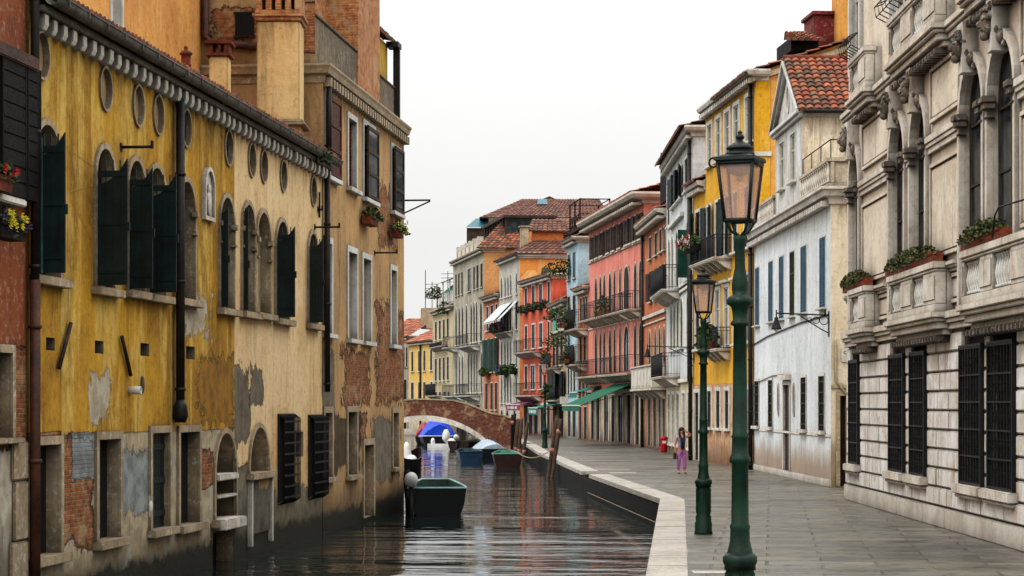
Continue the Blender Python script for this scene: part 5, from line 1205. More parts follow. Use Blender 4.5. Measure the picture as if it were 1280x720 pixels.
# ---- beige house with green canopy
BE=far_house('beige house with a green roof terrace canopy at the far bend of the canal','b' and Qd(541),Qd(566.5),12.4,plaster('far_beige_plaster',(200,184,146),(182,166,128),(120,108,84),.35,.35,[],(.5,(110,100,84))),
   [(((544,546.3),(549,551.3),(554,556.3),(559,561.3)),9.4,11.4,dict(pane='glass',smat='white')),(((544,546.3),(549,551.3),(554,556.3),(559,561.3)),5.0,7.4,dict(pane='glass',smat='white')),(((544,546.3),(549,551.3),(555,558),(560,562)),1.2,3.8,dict(pane='glass',smat='white'))],depth=14)
f=BE.f; BE.balcony(f.u(545),f.u(558),3.4,1.2,1.2,mat='far_stone'); BE.balcony(f.u(544),f.u(560),8.6,.7,.4,mat='far_stone')
m=M(); L=f.L
for u in (.4,L*.33,L*.66,L-.2):
    for y in (.4,2.4): m.tube([(u,y,12.4),(u,y,15.6+ (0 if y<1 else .6))],.08,5)
for z in (13.2,14.4): m.tube([(.4,.5,z),(L-.2,.5,z)],.08,5)
for i in range(14): m.tube([(.4+(L-.6)*i/13,.5,12.4),(.4+(L-.6)*i/13,.5,14.4)],.04,4)
r_=BE.part(m,'roof_terrace_frame',MT['far_stone'])
m=M(); m.add([(.3,.2,15.5),(L,.2,15.5),(L,2.5,16.3),(.3,2.5,16.3)],[(0,1,2,3)]); m.add([(L*.35,.1,14.2),(L,.1,14.2),(L,2.2,15.9),(L*.35,2.2,15.9)],[(0,1,2,3)]); BE.part(m,'canopy',MT['awn_green'],parent=r_)
for x,z,n,lb in ((546,14.2,160,'bush in the left corner of the far roof terrace under the green canopy'),(560,12.2,160,'bush spilling over the right end of the far beige house terrace')):
    m=M(); p=f.w(f.u(x),.2,z); plant(m,p,1.1,.6,1.0,n*2,.24,(0,1),.3); tag(m.build('bush',[MT['leaf'],MT['leaf2']]),lb,'bush')
awning(BE,569-4,566,1.4,.9,.4,'awn_green'); awning(GP,572,584,1.4,3.5,1.1,'awn_green')
# ---- far yellow house facing us, with the grey house at its side
k=.094
FY=far_house('far yellow house closing the canal, with a red tiled roof','y' and P(511,k),P(543,k-.004),9.6,plaster('far_yellow_plaster',(230,190,100),(220,178,90),(150,120,70),.3,.25,[],bandz=2.3,band=((200,186,160),(176,160,136),(120,108,90),(190,176,150),.1)),
   [(((514.5,517),(523,525.6),(529.5,532),(538,540.6)),6.3,8.6,dict(pane='glass',smat='white',sur=.14)),(((514,517.5),(523,525.6),(529.3,532.3),(538.5,541)),1.6,5.0,dict(pane='glass',smat='white',sur=.14))],roof=None,depth=10)
f=FY.f; tiles(f.w(-.3,.5,9.7),f.w(f.L+.3,.5,9.7),f.w(f.L+.3,-7,13.2),f.w(-.3,-7,13.2),'tile_or',FY.root,cw=.5,rh=.7,seg=3)
FY.pipe(f.u(526.5),0,9.4,.12)
FG=far_house('far grey house on the left of the far yellow one','z' and P(480,k+.001),P(511,k+.0005),10.4,plaster('far_grey_plaster',(178,172,164),(160,154,146),(110,104,98),.3,.3),
   [(((503.5,506),(507.5,509.5)),6.9,9.2,dict(pane='glass')),(((503,508.5),),2.6,5.4,dict(pane='green')),(((503.5,508),),-.5,1.6,dict(pane='dark'))],roof=None,depth=10)
f=FG.f; tiles(f.w(-.3,.5,10.5),f.w(f.L+.3,.5,10.5),f.w(f.L+.3,-7,12.9),f.w(-.3,-7,12.9),'tile_or',FG.root,cw=.5,rh=.7,seg=3)
m=M(); m.box(f.u(507),f.u(511)+5,4,6,11.5,14.0); FG.part(m,'chimney',MT['old_stone'],.04)
m=M()
for x,ht,arms in ((508.5,18.6,0),(517,17.2,3),(537,18.4,3)):
    u=f.u(x); m.tube([(u,5,12),(u,5,ht)],.05,5)
    for q in range(arms): m.tube([(u-.9,5,ht-.3-q*.5),(u+.9,5,ht-.3-q*.5)],.03,4)
FG.part(m,'aerial',MT['iron'])
# ---- big hipped roof behind
k=.084
X0,Y0=P(611,k); X1,_=P(752,k); zt=Zat(274,k)
HB=Bld('building','broad ochre building with a big brown hipped roof rising behind the row of canal houses','building',(X0,Y0),(X1,Y0))
HB.win(8,14,zt-1.2,zt-.4,pane='dark',sur=.1,smat='far_stone'); HB.wall(plaster('ochre_back_plaster',(188,140,88),(170,122,74),(110,84,60),.4,.4,[(12,34,zt-1.6,zt+.5,'pale',.1)]),0,zt,20)
HB.cornice(zt+.12,'far_stone',((0,-.4),(.3,-.2),(.5,0),(.5,.15)))
za=Zat(251,k+.004); rx0=(653-640)*.0875; rx1=(749-640)*.0875
tiles((X0-1,Y0-.6,zt+.1),(X1+1,Y0-.6,zt+.1),(rx1,Y0+9,za),(rx0,Y0+9,za),'tile_old',HB.root,cw=.5,rh=.8,seg=3,amp=.09)
m=M(); m.quad((X0-1,Y0-.6,zt+.1),(rx0,Y0+9,za),(rx0,Y0+10,za),(X0-1,Y0+20,zt+.1)); HB.part(m,'roof',MT['tile_old'],mat4=I4)
m=M(); a=2.7; 
sl=lambda x,q,l: (x,Y0-.6+9.6*q-.35*l,zt+.1+(za-zt-.1)*q+l)
m.add([sl(a,.62,.22),sl(a+1.15,.62,.22),sl(a+1.1,.9,.22),sl(a+.1,.9,.22)],[(0,1,2,3)]); t=NT('sky_glass'); MT['skyl']=t.fin(s2l((16,84,96)),.5); HB.part(m,'skylight',MT['skyl'],mat4=I4)
HB.part(M().prism([(-1.0,0),(1.1,0),(.1,.45)],9.4,11.2,0,Matrix.Translation((4.0-X0,0,za-.05))),'roof_ridge',MT['tile_old'])
m=M(); m.box(-2.3,-.1,-1.0,3,zt-2.4,zt-1.0); g2=HB.part(m,'roof_room',MT['brown_paint']); m=M(); m.add([(-2.4,-1.3,zt-.95),(-.1,-1.3,zt-.95),(-.1,2.5,zt+.3),(-1.4,2.5,zt+.3)],[(0,1,2,3)]); HB.part(m,'glazing',MT['skyl'],parent=g2)
m=M(); xa,xb=(616-611)*k,(658-611)*k; m.box(xa,xb,-8,-3,zt-6.5,zt-2.0); HB.part(m,'rear_wing',plaster('peach_plaster',(230,190,150),(214,172,130)))
tiles((X0+xa-.8,Y0-8.6,zt-2.0),(X0+xb+.5,Y0-8.6,zt-2.0),(X0+xb+.5,Y0-4,zt-1.0),(X0+xa+1.5,Y0-4,zt-1.0),'tile_old',HB.root,cw=.5,rh=.8,seg=3)
# ================================================================== GROUND, WATER, QUAY
def K(X,k): return (X,k*F)
kn=.006
def so(k): return (1.94+1.945*(k-.01163)/.00938, k*F)
def si(k): return (2.57+1.97*(k-.01163)/.00938, k*F)
A_,Ai=so(.02101),si(.02101)
segs=[([so(kn),A_],[si(kn),Ai]),([A_,K(2.73,.02841)],[Ai,K(3.44,.02841)]),([K(2.56,.0296),K(1.43,.0402)],[K(3.24,.0296),K(2.11,.0402)]),
      ([K(1.36,.0407),K(.80,.0500)],[K(2.02,.0407),K(1.46,.0500)]),([K(.80,.0514),K(-.6,.0640)],[K(1.4,.0514),K(-.1,.0640)]),([K(-.6,.0640),K(-2.0,.0700)],[K(-.1,.0640),K(-1.5,.0700)])]
t=NT('paving_stone'); o=t.mp(t.obj(),(1,1,1)); rot=t.n('VectorRotate'); rot.rotation_type='Z_AXIS'; t.put(rot.inputs['Vector'],o); rot.inputs['Angle'].default_value=R(7); v=rot.outputs[0]
wob=t.noise(v,.8,3); v2=t.n('VectorMath'); v2.operation='ADD'; t.put(v2.inputs[0],v); cw_=t.comb(t.ma('MULTIPLY',wob,.12),t.ma('MULTIPLY',wob,.16),0.0); t.put(v2.inputs[1],cw_)
b=t.n('TexBrick'); t.put(b.inputs['Vector'],v2.outputs[0]); b.inputs['Scale'].default_value=1; b.inputs['Brick Width'].default_value=1.7; b.inputs['Row Height'].default_value=.85; b.inputs['Mortar Size'].default_value=.03; b.inputs['Mortar Smooth'].default_value=.4; b.inputs['Bias'].default_value=0.0
b.inputs['Color1'].default_value=s2l((132,128,116)); b.inputs['Color2'].default_value=s2l((68,66,61)); b.inputs['Mortar'].default_value=s2l((42,40,37))
n1=t.noise(v,.35,6,.65,.4); n2=t.noise(v,2.5,6,.7); n3=t.noise(v,26,4,.65); n4=t.noise(t.mp(v,(.5,1.6,1),(3,5,0)),.5,5,.6)
c=t.mix(t.st(n1,.44,.60,0,.6),b.outputs[0],s2l((122,114,98))); c=t.mix(t.st(n4,.50,.62,0,.75),c,s2l((66,66,58))); c=t.mix(t.st(n2,.48,.64,0,.8),c,s2l((44,42,38))); c=t.mix(t.st(n3,.52,.72,0,.5),c,s2l((150,144,132)))
h=t.ma('ADD',t.ma('MULTIPLY',b.outputs[1],-1.6),t.ma('ADD',t.ma('MULTIPLY',n2,.8),t.ma('MULTIPLY',n3,.25)))
MT['pave']=t.fin(t.mix(1.0,c,(.68,.68,.65,1),'MULTIPLY'),t.st(n4,.35,.65,.6,.26),t.bump(h,.8,.018))
m=M()
edge=[p for sg in segs for p in ((sg[0][0][0]*.5+sg[1][0][0]*.5,sg[0][0][1]),(sg[0][1][0]*.5+sg[1][1][0]*.5,sg[0][1][1]))]
loop=[(p[0],p[1]) for p in edge]+[(10,.0705*F),(16,.04*F),(16,kn*F)]
loop=list(reversed(loop))
tri=tessellate_polygon([[Vector((x,y,0)) for x,y in loop]])
m.v=[(x,y,0) for x,y in loop]
for q in tri:
    a,b2,c2=[loop[i] for i in q]; cr=(b2[0]-a[0])*(c2[1]-a[1])-(b2[1]-a[1])*(c2[0]-a[0]); q=tuple(q) if cr>0 else tuple(reversed(q)); m.f.append(list(q)); m.m.append(0); m.sm.append(False); m.uv.append(None)
tag(m.build('pavement',MT['pave']),kind='structure')
m=M(); m.quad((-3000,-500,-3),(3000,-500,-3),(3000,5000,-3),(-3000,5000,-3)); tag(m.build('ground',simple('canal_bed',(50,48,40))),kind='structure')
# water
t=NT('canal_water'); o=t.obj()
d1=t.noise(o,.18,3,.5)
w1=t.noise(t.mp(o,(.16,.46,1)),1.0,3,.5,.6); w2=t.noise(t.mp(o,(.5,1.9,1),(3,1,0)),1.0,3,.55,.5); w3=t.noise(t.mp(o,(2.2,6.0,1),(7,2,0)),1.0,2,.5,.4)
x_,y_,z_=t.sep(o); pm=t.st(t.noise(t.mp(o,(.06,.11,1),(9,4,0)),1.0,3,.5,.5),.36,.62,.45,1.2)
near=t.st(y_,46,68,2.6,.55)
h=t.ma('MULTIPLY',t.ma('ADD',t.ma('MULTIPLY',w1,.085),t.ma('MULTIPLY',w2,.020)),t.ma('MULTIPLY',pm,near)); h=t.ma('ADD',h,t.ma('MULTIPLY',w3,.0022))
t.put(t.b.inputs['IOR'],1.33); t.put(t.b.inputs['Specular IOR Level'],.5)
MT['water']=t.fin((.006,.012,.011,1),.02,t.bump(h,1.0,1.0))
m=M(); m.quad((-60,8,ZW),(30,8,ZW),(30,420,ZW),(-60,420,ZW)); tag(m.build('canal_water',MT['water']),kind='structure')
# kerb of white stone blocks on the quay wall
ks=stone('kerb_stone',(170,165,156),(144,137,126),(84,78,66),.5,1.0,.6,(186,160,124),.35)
random.seed(11)
m=M()
for (oa,ob),(ia,ib) in segs:
    oa,ob,ia,ib=[Vector(p) for p in (oa,ob,ia,ib)]; ln=(ob-oa).length; n=max(1,int(round(ln/2.1)))
    for i in range(n):
        a,b=i/n,(i+1)/n; g=.006/max(ln,.1); zt=.012+random.uniform(-.004,.004)
        p=[oa.lerp(ob,a+g),oa.lerp(ob,b-g),ia.lerp(ib,b-g),ia.lerp(ib,a+g)]
        vs=[(q.x,q.y,-.13) for q in p]+[(q.x,q.y,zt) for q in p]
        m.add(vs,[(0,1,2,3),(7,6,5,4),(0,4,5,1),(1,5,6,2),(2,6,7,3),(3,7,4,0)])
tag(m.build('kerb',ks,bevel=.014),kind='structure')
m=M()
strips=[(K(2.75,.0289),K(4.0,.0291),.55,'dark'),(K(4.05,.0286),K(4.15,.0299),.0,'w')]
def slab(x0,x1,y0,y1,z=.006): m.box(x0,x1,y0,y1,-.05,z)
slab(2.66,3.18,.01186*F-.25,.01186*F+.25,.012); slab(3.5,4.5,.0289*F-.35,.0289*F+.45,.012); slab(3.0,4.5,.0302*F,.0302*F+.4,.012); slab(2.05,3.1,.0406*F,.0406*F+.6,.012)
tag(m.build('threshold_stones',ks,bevel=.01),kind='structure')
m=M(); slab(2.65,3.5,.0286*F,.0295*F,.008); slab(2.2,3.0,.0411*F,.0420*F,.008); tag(m.build('mooring_steps',MT['istria_dark'],bevel=.01),kind='structure')
# quay wall
qw=plaster('quay_wall_stone',(112,92,66),(84,70,52),(40,34,24),.6,.5,[],None,True,grain=1.5)
t=NT('quay_wall_brick'); c_,f_=brick_nodes(t,t.obj(),.42,.16,(112,92,66),(80,64,46),(34,30,24)); x,y,z=t.sep(t.obj()); n_=t.noise(t.obj(),1.5,5,.65)
c_=t.mix(t.st(t.ma('ADD',z,t.ma('MULTIPLY',n_,.5)),-.12,.22,1,0),c_,(.007,.008,.005,1)); t.put(t.b.inputs['Specular IOR Level'],.1); MT['quay']=t.fin(t.mix(1.0,c_,(.34,.28,.22,1),'MULTIPLY'),.75,t.bump(t.ma('MULTIPLY',f_,-1.0),.6,.03))
m=M(); pts=[p for sg in segs for p in sg[0]]
for a,b in zip(pts,pts[1:]):
    if (Vector(a)-Vector(b)).length<.05: continue
    m.quad((a[0]+.06,a[1],-2.2),(a[0]+.06,a[1],-.125),(b[0]+.06,b[1],-.125),(b[0]+.06,b[1],-2.2))
q=m.build('quay_wall',MT['quay']); tag(q,'dark algae stained quay wall under the white kerb of the right bank','wall')
m=M(); a,b=Vector(segs[1][0][0]),Vector(segs[1][0][1])
pp=[a.lerp(b,i/14) for i in range(15)]; m.tube([(p.x-.05,p.y,-.64) for i,p in enumerate(pp)],.012,6); tag(m.build('mooring_line',MT['old_stone']),'pale line running along the quay wall just above the water','rope')

# ================================================================== STREET LAMPS
MT['lampgreen']=simple('bottle_green_lamp_paint',(6,44,27),(3,26,18),.5,5,.25,streak=.5,spec=.22)
MT['lampdark']=simple('dark_green_lamp_top',(18,28,26),(10,18,17),.5,5,.2,streak=.3,spec=.22)
t=NT('pinkish_lamp_glass'); gt=t.t; ng=gt.nodes
n=t.noise(t.obj(),2.2,5,.6); cc=t.mix(t.st(n,.40,.62),s2l((240,204,188)),s2l((190,160,150)))
tr=t.n('BsdfTransparent'); tr.inputs[0].default_value=(.98,.86,.78,1); df=t.n('BsdfTranslucent'); t.put(df.inputs[0],cc); d2=t.n('BsdfDiffuse'); t.put(d2.inputs[0],cc); gl=t.n('BsdfGlossy'); gl.inputs['Roughness'].default_value=.08
m1=t.n('MixShader'); m1.inputs[0].default_value=.5; gt.links.new(df.outputs[0],m1.inputs[1]); gt.links.new(d2.outputs[0],m1.inputs[2])
m2_=t.n('MixShader'); m2_.inputs[0].default_value=.36; gt.links.new(tr.outputs[0],m2_.inputs[1]); gt.links.new(m1.outputs[0],m2_.inputs[2])
m3=t.n('MixShader'); m3.inputs[0].default_value=.10; gt.links.new(m2_.outputs[0],m3.inputs[1]); gt.links.new(gl.outputs[0],m3.inputs[2])
gt.links.new(m3.outputs[0],ng['Material Output'].inputs[0]); MT['lampglass']=t.mat
s_=.00769
prof=[(.175,0),(.175,.05),(.165,.07),(.165,.22),(.15,.25),(.15,.34),(.135,.37),(.135,.92),(.15,.95),(.165,.98),(.165,1.03),(.13,1.07)]
def zy(y): return H+(HOR-y)*s_
for y,hw in ((712,20),(704,17.5),(697,18),(689,15.5),(676,12.5),(662,12),(658,13),(654,11),(580,10.2),(577,13.4),(572,13),(568,10.4),(548,10),(546,11.2),(543,9.6),(470,8.8),(408,8.2),(406,11.8),(403,11.6),(400,9),(392,9.4),(384,11),(380,16.4),(375,16.6),(371,14),(369,9.2),(362,10.2),(353,10.2),(345,8.6),(335,6.6),(310,6.2),(305,7.4),(300,8.2),(296,8.2),(294,6.0)): prof.append((hw*s_,zy(y)))
def lamp(X,Y,label,rot):
    M4=T(X,Y,0,rot); r=empty('street_lamp',M4,label,'street lamp','street lamps along the quay')
    m=M(); m.lathe(prof,(0,0,0),20); 
    for i in range(8):
        a=i*math.pi/4; m.box(-.03,.03,-.006,.012,.42,.88,0,Matrix.Rotation(a,4,'Z')@Matrix.Translation((0,-.137,0)))
    m.build('post',MT['lampgreen'],r,M4)
    zb,zt=zy(276),zy(205); hb,ht=.118,.172
    m=M()
    for i in range(4):
        a=R(90*i+45); 
        m.tube([(0.03*math.cos(a),.03*math.sin(a),zy(294)),(.09*math.cos(a),.09*math.sin(a),zy(290)),(.13*math.cos(a),.13*math.sin(a),zy(283)),(hb*1.38*math.cos(a),hb*1.38*math.sin(a),zb)],.014,6)
    m.build('bracket',MT['lampgreen'],r,M4)
    m=M()
    def sq(h): return [(-h,-h),(h,-h),(h,h),(-h,h)]
    for (a,b) in zip(sq(hb),sq(ht)): m.tube([(a[0],a[1],zb),(b[0],b[1],zt)],.017,6)
    for h,z,th in ((hb,zb,.022),(ht,zt,.022)):
        c=sq(h)
        for a,b in zip(c,c[1:]+c[:1]): m.tube([(a[0],a[1],z),(b[0],b[1],z)],th,6)
    m.build('lantern_frame',MT['lampdark'],r,M4)
    m=M()
    for i in range(4):
        a,b=sq(hb)[i],sq(hb)[(i+1)%4]; c,d=sq(ht)[(i+1)%4],sq(ht)[i]; e=.985; m.quad((a[0]*e,a[1]*e,zb+.02),(b[0]*e,b[1]*e,zb+.02),(c[0]*e,c[1]*e,zt-.01),(d[0]*e,d[1]*e,zt-.01))
    m.build('lantern_glass',MT['lampglass'],r,M4)
    m=M(); z=zt
    def fr(h0,z0,h1,z1):
        a=[(x,y,z0) for x,y in sq(h0)]; b=[(x,y,z1) for x,y in sq(h1)]; m.add(a+b,[(0,1,5,4),(1,2,6,5),(2,3,7,6),(3,0,4,7),(4,5,6,7),(3,2,1,0)])
    fr(.175,z+.0,.20,z+.025); fr(.205,z+.025,.20,z+.058); fr(.185,z+.059,.13,z+.085)
    m.lathe([(.145,.078),(.14,.105),(.115,.117),(.11,.132),(.13,.14),(.134,.152),(.105,.178),(.066,.202),(.032,.214),(.026,.232),(.04,.244),(.044,.262),(.03,.28),(.016,.292),(.026,.30),(.015,.314),(.004,.325)],(0,0,z),16); m.build('lantern_roof',MT['lampdark'],r,M4)
    m=M(); m.lathe([(.02,-.105),(.055,-.10),(.105,-.075),(.14,-.03),(.145,.0)],(0,0,zt-.01),16); m.lathe([(.005,-.16),(.03,-.15),(.035,-.12),(.03,-.1)],(0,0,zt-.01),10); m.build('reflector',MT['white'],r,M4)
    m=M(); c0=Vector((-.205,-.05,zt+.02)); m.tube([(c0.x-.045+.045*math.cos(q*.524),c0.y,c0.z+.045*math.sin(q*.524)) for q in range(13)],.011,6); m.build('ring',MT['lampdark'],r,M4)
    return r
X,Y=P(925,s_); lamp(X,Y,'nearest and tallest street lamp, green post with a big square pinkish lantern',R(-22))
X,Y=P(879.3,.01534); lamp(X,Y,'second nearest street lamp, dark green, just left of the tallest one',R(-20))
X,Y=P(681,.0455); lamp(X,Y,'small distant street lamp on the quay in front of the red house',R(-22))

# ================================================================== BRIDGE
kb=.0500; YB=kb*F
def bx(px): return (px-640)*kb
def bz(py): return Zat(py,kb)
cx=bx(529); half=bx(608)-cx; zs=bz(556); zc=bz(526)
def arc(n=28,ex=0.0): 
    hh=(zc-zs)+ex; ww=half+ex; rr=(ww*ww+hh*hh)/(2*hh); cz=zs+hh-rr; a0=math.asin(ww/rr)
    return [(cx+rr*math.sin(-a0+2*a0*i/n),cz+rr*math.cos(-a0+2*a0*i/n)) for i in range(n+1)]
BR=empty('bridge',T(0,YB,0),'low brick footbridge with a white stone arch across the canal','bridge')
tops=[(2*cx-bx(640),bz(522.5)),(2*cx-bx(630),bz(520)),(2*cx-bx(612),bz(515)),(2*cx-bx(585),bz(506)),(2*cx-bx(566),bz(501.2)),(cx,bz(499.8)),(bx(566),bz(501.2)),(bx(585),bz(506)),(bx(612),bz(517)),(bx(630),bz(520.5)),(bx(636),bz(522.5)),(bx(651),bz(526))]
inn=arc()
for y,nm in ((0,'spandrel_wall'),(3.0,'spandrel_wall')):
    lp=[(tops[0][0],-1.6),(inn[0][0],-1.6)]+inn+[(inn[-1][0],-1.6),(tops[-1][0],-1.6)]+list(reversed(tops))
    m=M(); m.poly([lp],y)
    m2=M(); m2.poly([lp],y+.28); 
    b=len(m.v); m.v+=m2.v; m.f+=[[i+b for i in reversed(f_)] for f_ in m2.f]; m.m+=m2.m; m.sm+=m2.sm; m.uv+=m2.uv
    n=len(lp)
    for i in range(n):
        j=(i+1)%n; a,c=lp[i],lp[j]; m.quad((a[0],y,a[1]),(a[0],y+.28,a[1]),(c[0],y+.28,c[1]),(c[0],y,c[1]))
    m.build(nm,MT['brick_red'],BR,WM[BR.name])
    m=M(); ou=arc(28,.34); yy=-.06 if y==0 else y+.29
    for i in range(28):
        a,b_,c,d=inn[i],inn[i+1],ou[i+1],ou[i]; m.add([(a[0],yy,a[1]),(b_[0],yy,b_[1]),(c[0],yy,c[1]),(d[0],yy,d[1]),(a[0],yy+.055,a[1]),(b_[0],yy+.055,b_[1]),(c[0],yy+.055,c[1]),(d[0],yy+.055,d[1])],[(0,1,2,3),(1,0,4,5),(3,2,6,7)])
    m.build('arch_ring',MT['istria'],BR,WM[BR.name])
    m=M()
    for a,c in zip(tops,tops[1:]): m.add([(a[0],y-.05,a[1]),(c[0],y-.05,c[1]),(c[0],y+.33,c[1]),(a[0],y+.33,a[1]),(a[0],y-.05,a[1]+.09),(c[0],y-.05,c[1]+.09),(c[0],y+.33,c[1]+.09),(a[0],y+.33,a[1]+.09)],[(0,3,2,1),(4,5,6,7),(0,1,5,4),(2,3,7,6)])
    m.build('coping',MT['old_stone'],BR,WM[BR.name])
m=M()
for a,c in zip(inn,inn[1:]): m.quad((a[0],.28,a[1]),(c[0],.28,c[1]),(c[0],3.0,c[1]),(a[0],3.0,a[1]))
m.build('vault',MT['brick_red'],BR,WM[BR.name])
m=M()
for a,c in zip(tops,tops[1:]): m.quad((a[0],.28,a[1]-.9),(c[0],.28,c[1]-.9),(c[0],3.0,c[1]-.9),(a[0],3.0,a[1]-.9))
m.build('deck',MT['old_stone'],BR,WM[BR.name])

# ================================================================== MOORING POLES
MT['poleband']=simple('faded_pink_band',(170,112,100),(140,88,80),.8,5,.2)
def pole(x0,y0,x1,y1,k,zt,label,r=.10,mat='wood',band=None,group='mooring poles in the canal'):
    Xb,Yb=P(x0,k); zb=-2.0; Xt,Yt=P(x1,k); 
    M4=T(Xb,Yb,0); o=empty('mooring_pole',M4,label,'mooring pole',group)
    q=lambda z: Vector(((Xt-Xb)*(z-ZW)/(zt-ZW),0.25*(z-ZW)/(zt-ZW)*r*4,z))
    n=9; zsx=[zb+(zt-zb)*i/n for i in range(n+1)]
    r*=.78; m=M(); m.tube([q(z)+Vector((random.uniform(-.01,.01),random.uniform(-.01,.01),0)) for z in zsx],[r*(.85+.25*(i/n)) for i in range(n)]+[r*.8],10); m.build('shaft',MT[mat],o,M4)
    if band:
        m=M(); m.tube([q(band),q(band+.2)],r*1.13,10); m.build('band',MT['poleband'],o,M4)
kk=3.25/92
pole(685,597,697,517,kk,2.0,'mooring pole leaning right by the steps, left one of the front pair',.13,band=.35); pole(690,598,700.5,522,kk*.99,1.85,'mooring pole of the front pair, right one with a pink band near its top',.12,band=1.2)
kk=.0452
pole(639.5,566,640.5,519,kk,1.9,'leftmost dark pole of the crossed pair by the bridge end',.11,mat='dark_wood',band=1.35); pole(638,566,644,517,kk*1.005,1.95,'dark pole crossing behind the leftmost one by the bridge end',.11,mat='dark_wood')
pole(643,567,648,523,kk,1.65,'brown pole right next to the dark crossed pair',.12,band=-.25+.1); pole(647,568,652.5,523,kk*.98,1.7,'middle brown pole of the cluster by the bridge end',.13,band=-.2); pole(653,570,659.5,527,kk*.97,1.5,'rightmost brown pole of the cluster, leaning toward the quay',.12,band=-.22)
pole(511,664,508.5,588,.0238,.55,'dark mooring pole against the corner of the tan house',.14,mat='dark_wood')

# ================================================================== BOATS
def boat(label,X,Y,rz,Ln,beam,dep,hull,rim,inside,bow=.45,near=.9,motor=None,thwarts=2,cat='boat',sheer=.12,z=ZW,cover=None,deck=None):
    M4=T(X,Y,z,rz); r=empty('moored_boat',M4,label,cat,'boats moored in the canal')
    n=14; secs=[]
    for i in range(n+1):
        q=i/n; w=beam/2*(near+(1-near)*math.sin(min(1,q*2.2)*math.pi/2))*(1-(max(0,q-.45)/.55)**2.2*(1-bow)); zt=dep*(1+sheer*(2*q-1)**2*(1.6 if q>.5 else .6)); secs.append((q*Ln,w,zt))
    m=M(); vs=[]
    for y,w,zt in secs: vs+=[(-w,y,zt),(-w*.93,y,zt*.45),(-w*.74,y,-.10),(0,y,-.2),(w*.74,y,-.10),(w*.93,y,zt*.45),(w,y,zt)]
    fs=[]
    for i in range(n):
        for j in range(6): fs.append((i*7+j,i*7+j+1,(i+1)*7+j+1,(i+1)*7+j))
    m.add(vs,fs,0,True); m.add([vs[j] for j in range(7)],[(6,5,4,3,2,1,0)]); m.add([vs[n*7+j] for j in range(7)],[tuple(range(7))])
    m.build('hull',MT[hull],r,M4)
    m=M(); vs=[]
    for y,w,zt in secs: yy=min(max(y,.06),Ln-.06); vs+=[(-w+.05,yy,zt-.003),(-w*.8,yy,.12),(w*.8,yy,.12),(w-.05,yy,zt-.003)]
    m.add(vs,[(i*4+j,(i+1)*4+j,(i+1)*4+j+1,i*4+j+1) for i in range(n) for j in range(3)]); m.add(vs[:4],[(0,1,2,3)]); m.add(vs[-4:],[(3,2,1,0)]); m.build('inner_shell',MT[inside],r,M4)
    m=M()
    lp=[(-w,y,zt) for y,w,zt in secs]+[(w,y,zt) for y,w,zt in reversed(secs)]; lp.append(lp[0]); m.tube(lp,.035,6); m.build('gunwale',MT[rim],r,M4)
    for k in range(thwarts):
        i=int(n*(k+1)/(thwarts+1)); y,w,zt=secs[i]; m=M(); m.box(-w*.9,w*.9,y-.12,y+.12,zt*.62,zt*.62+.04); m.build('thwart',MT['wood'],r,M4)
    if deck:
        i0=int(n*.66); m=M(); vs=[]
        for y,w,zt in secs[i0:]: vs+=[(-w+.02,y,zt+.01),(0,y,zt+.05),(w-.02,y,zt+.01)]
        k=len(secs)-i0; m.add(vs,[(i*3+j,i*3+j+1,(i+1)*3+j+1,(i+1)*3+j) for i in range(k-1) for j in range(2)]); m.build('foredeck',MT[deck],r,M4)
    if cover:
        m=M(); vs=[]; N=12
        for y,w,zt in secs:
            q=y/Ln; hh=cover[1]*(.35+.65*math.sin(math.pi*min(1,max(0,q*.9+.08)))**.8)
            for j in range(N+1):
                a=-1+2*j/N; vs.append(((w+.06)*a,y,zt-.06+.0+hh*(1-abs(a)**1.7)*(1+random.uniform(-.09,.09))))
        m.add(vs,[(i*(N+1)+j,i*(N+1)+j+1,(i+1)*(N+1)+j+1,(i+1)*(N+1)+j) for i in range(n) for j in range(N)],0,True)
        m.add(vs[:N+1],[tuple(range(N,-1,-1))]); m.add(vs[-N-1:],[tuple(range(N+1))]); m.build('tarpaulin',MT[cover[0]],r,M4)
    if motor:
        mx,my=motor[0],motor[1]; m=M(); m.tube([(mx,my,dep+.1),(mx,my-.05,-.5)],.07,8); m.box(mx-.12,mx+.12,my-.06,my+.18,dep-.2,dep+.05); mo=m.build('outboard_motor',MT['iron'],r,M4)
        m=M(); m.ball((0,0,0),.20,.32,.2,14,10); 
        me=m.build('motor_cowl',MT['cowl'],mo,M4@Matrix.Translation((mx,my-.05,dep+.3))@Matrix.Rotation(R(-28),4,'X')@Matrix.Rotation(R(20),4,'Y'))
    return r
MT['cowl']=simple('white_motor_cowl',(226,226,224),(200,200,198),.35,2,.05); MT['navy']=simple('dark_hull_paint',(9,12,16),(6,8,10),.5,2,.02,spec=.2); MT['rimteal']=simple('pale_teal_paint',(150,196,190),(120,168,164),.5); MT['intteal']=simple('inner_teal_paint',(54,80,76),(36,54,52),.6)
MT['bluehull']=simple('blue_hull_paint',(14,46,70),(9,30,46),.35,2,.05); MT['redhull']=simple('dark_red_hull',(40,17,16),(24,10,10),.4); MT['greenrim']=simple('pale_green_paint',(96,150,126),(70,116,96),.55); MT['bluetarp']=simple('blue_tarpaulin',(14,70,214),(10,52,170),.55,1.6,.6); MT['redtarp']=simple('red_tarpaulin',(150,40,44),(116,28,34),.6,1.6,.6); MT['greytarp']=simple('grey_blue_tarpaulin',(160,176,190),(130,146,160),.6,1.6,.6)
k=.0232; X,Y=P(547.5,k); boat('dark open boat with a pale teal rim moored beside the corner of the tan house',X,Y,R(3),4.6,1.72,.76,'navy','rimteal','intteal',bow=.5,near=.96,motor=(-.78,-.22))
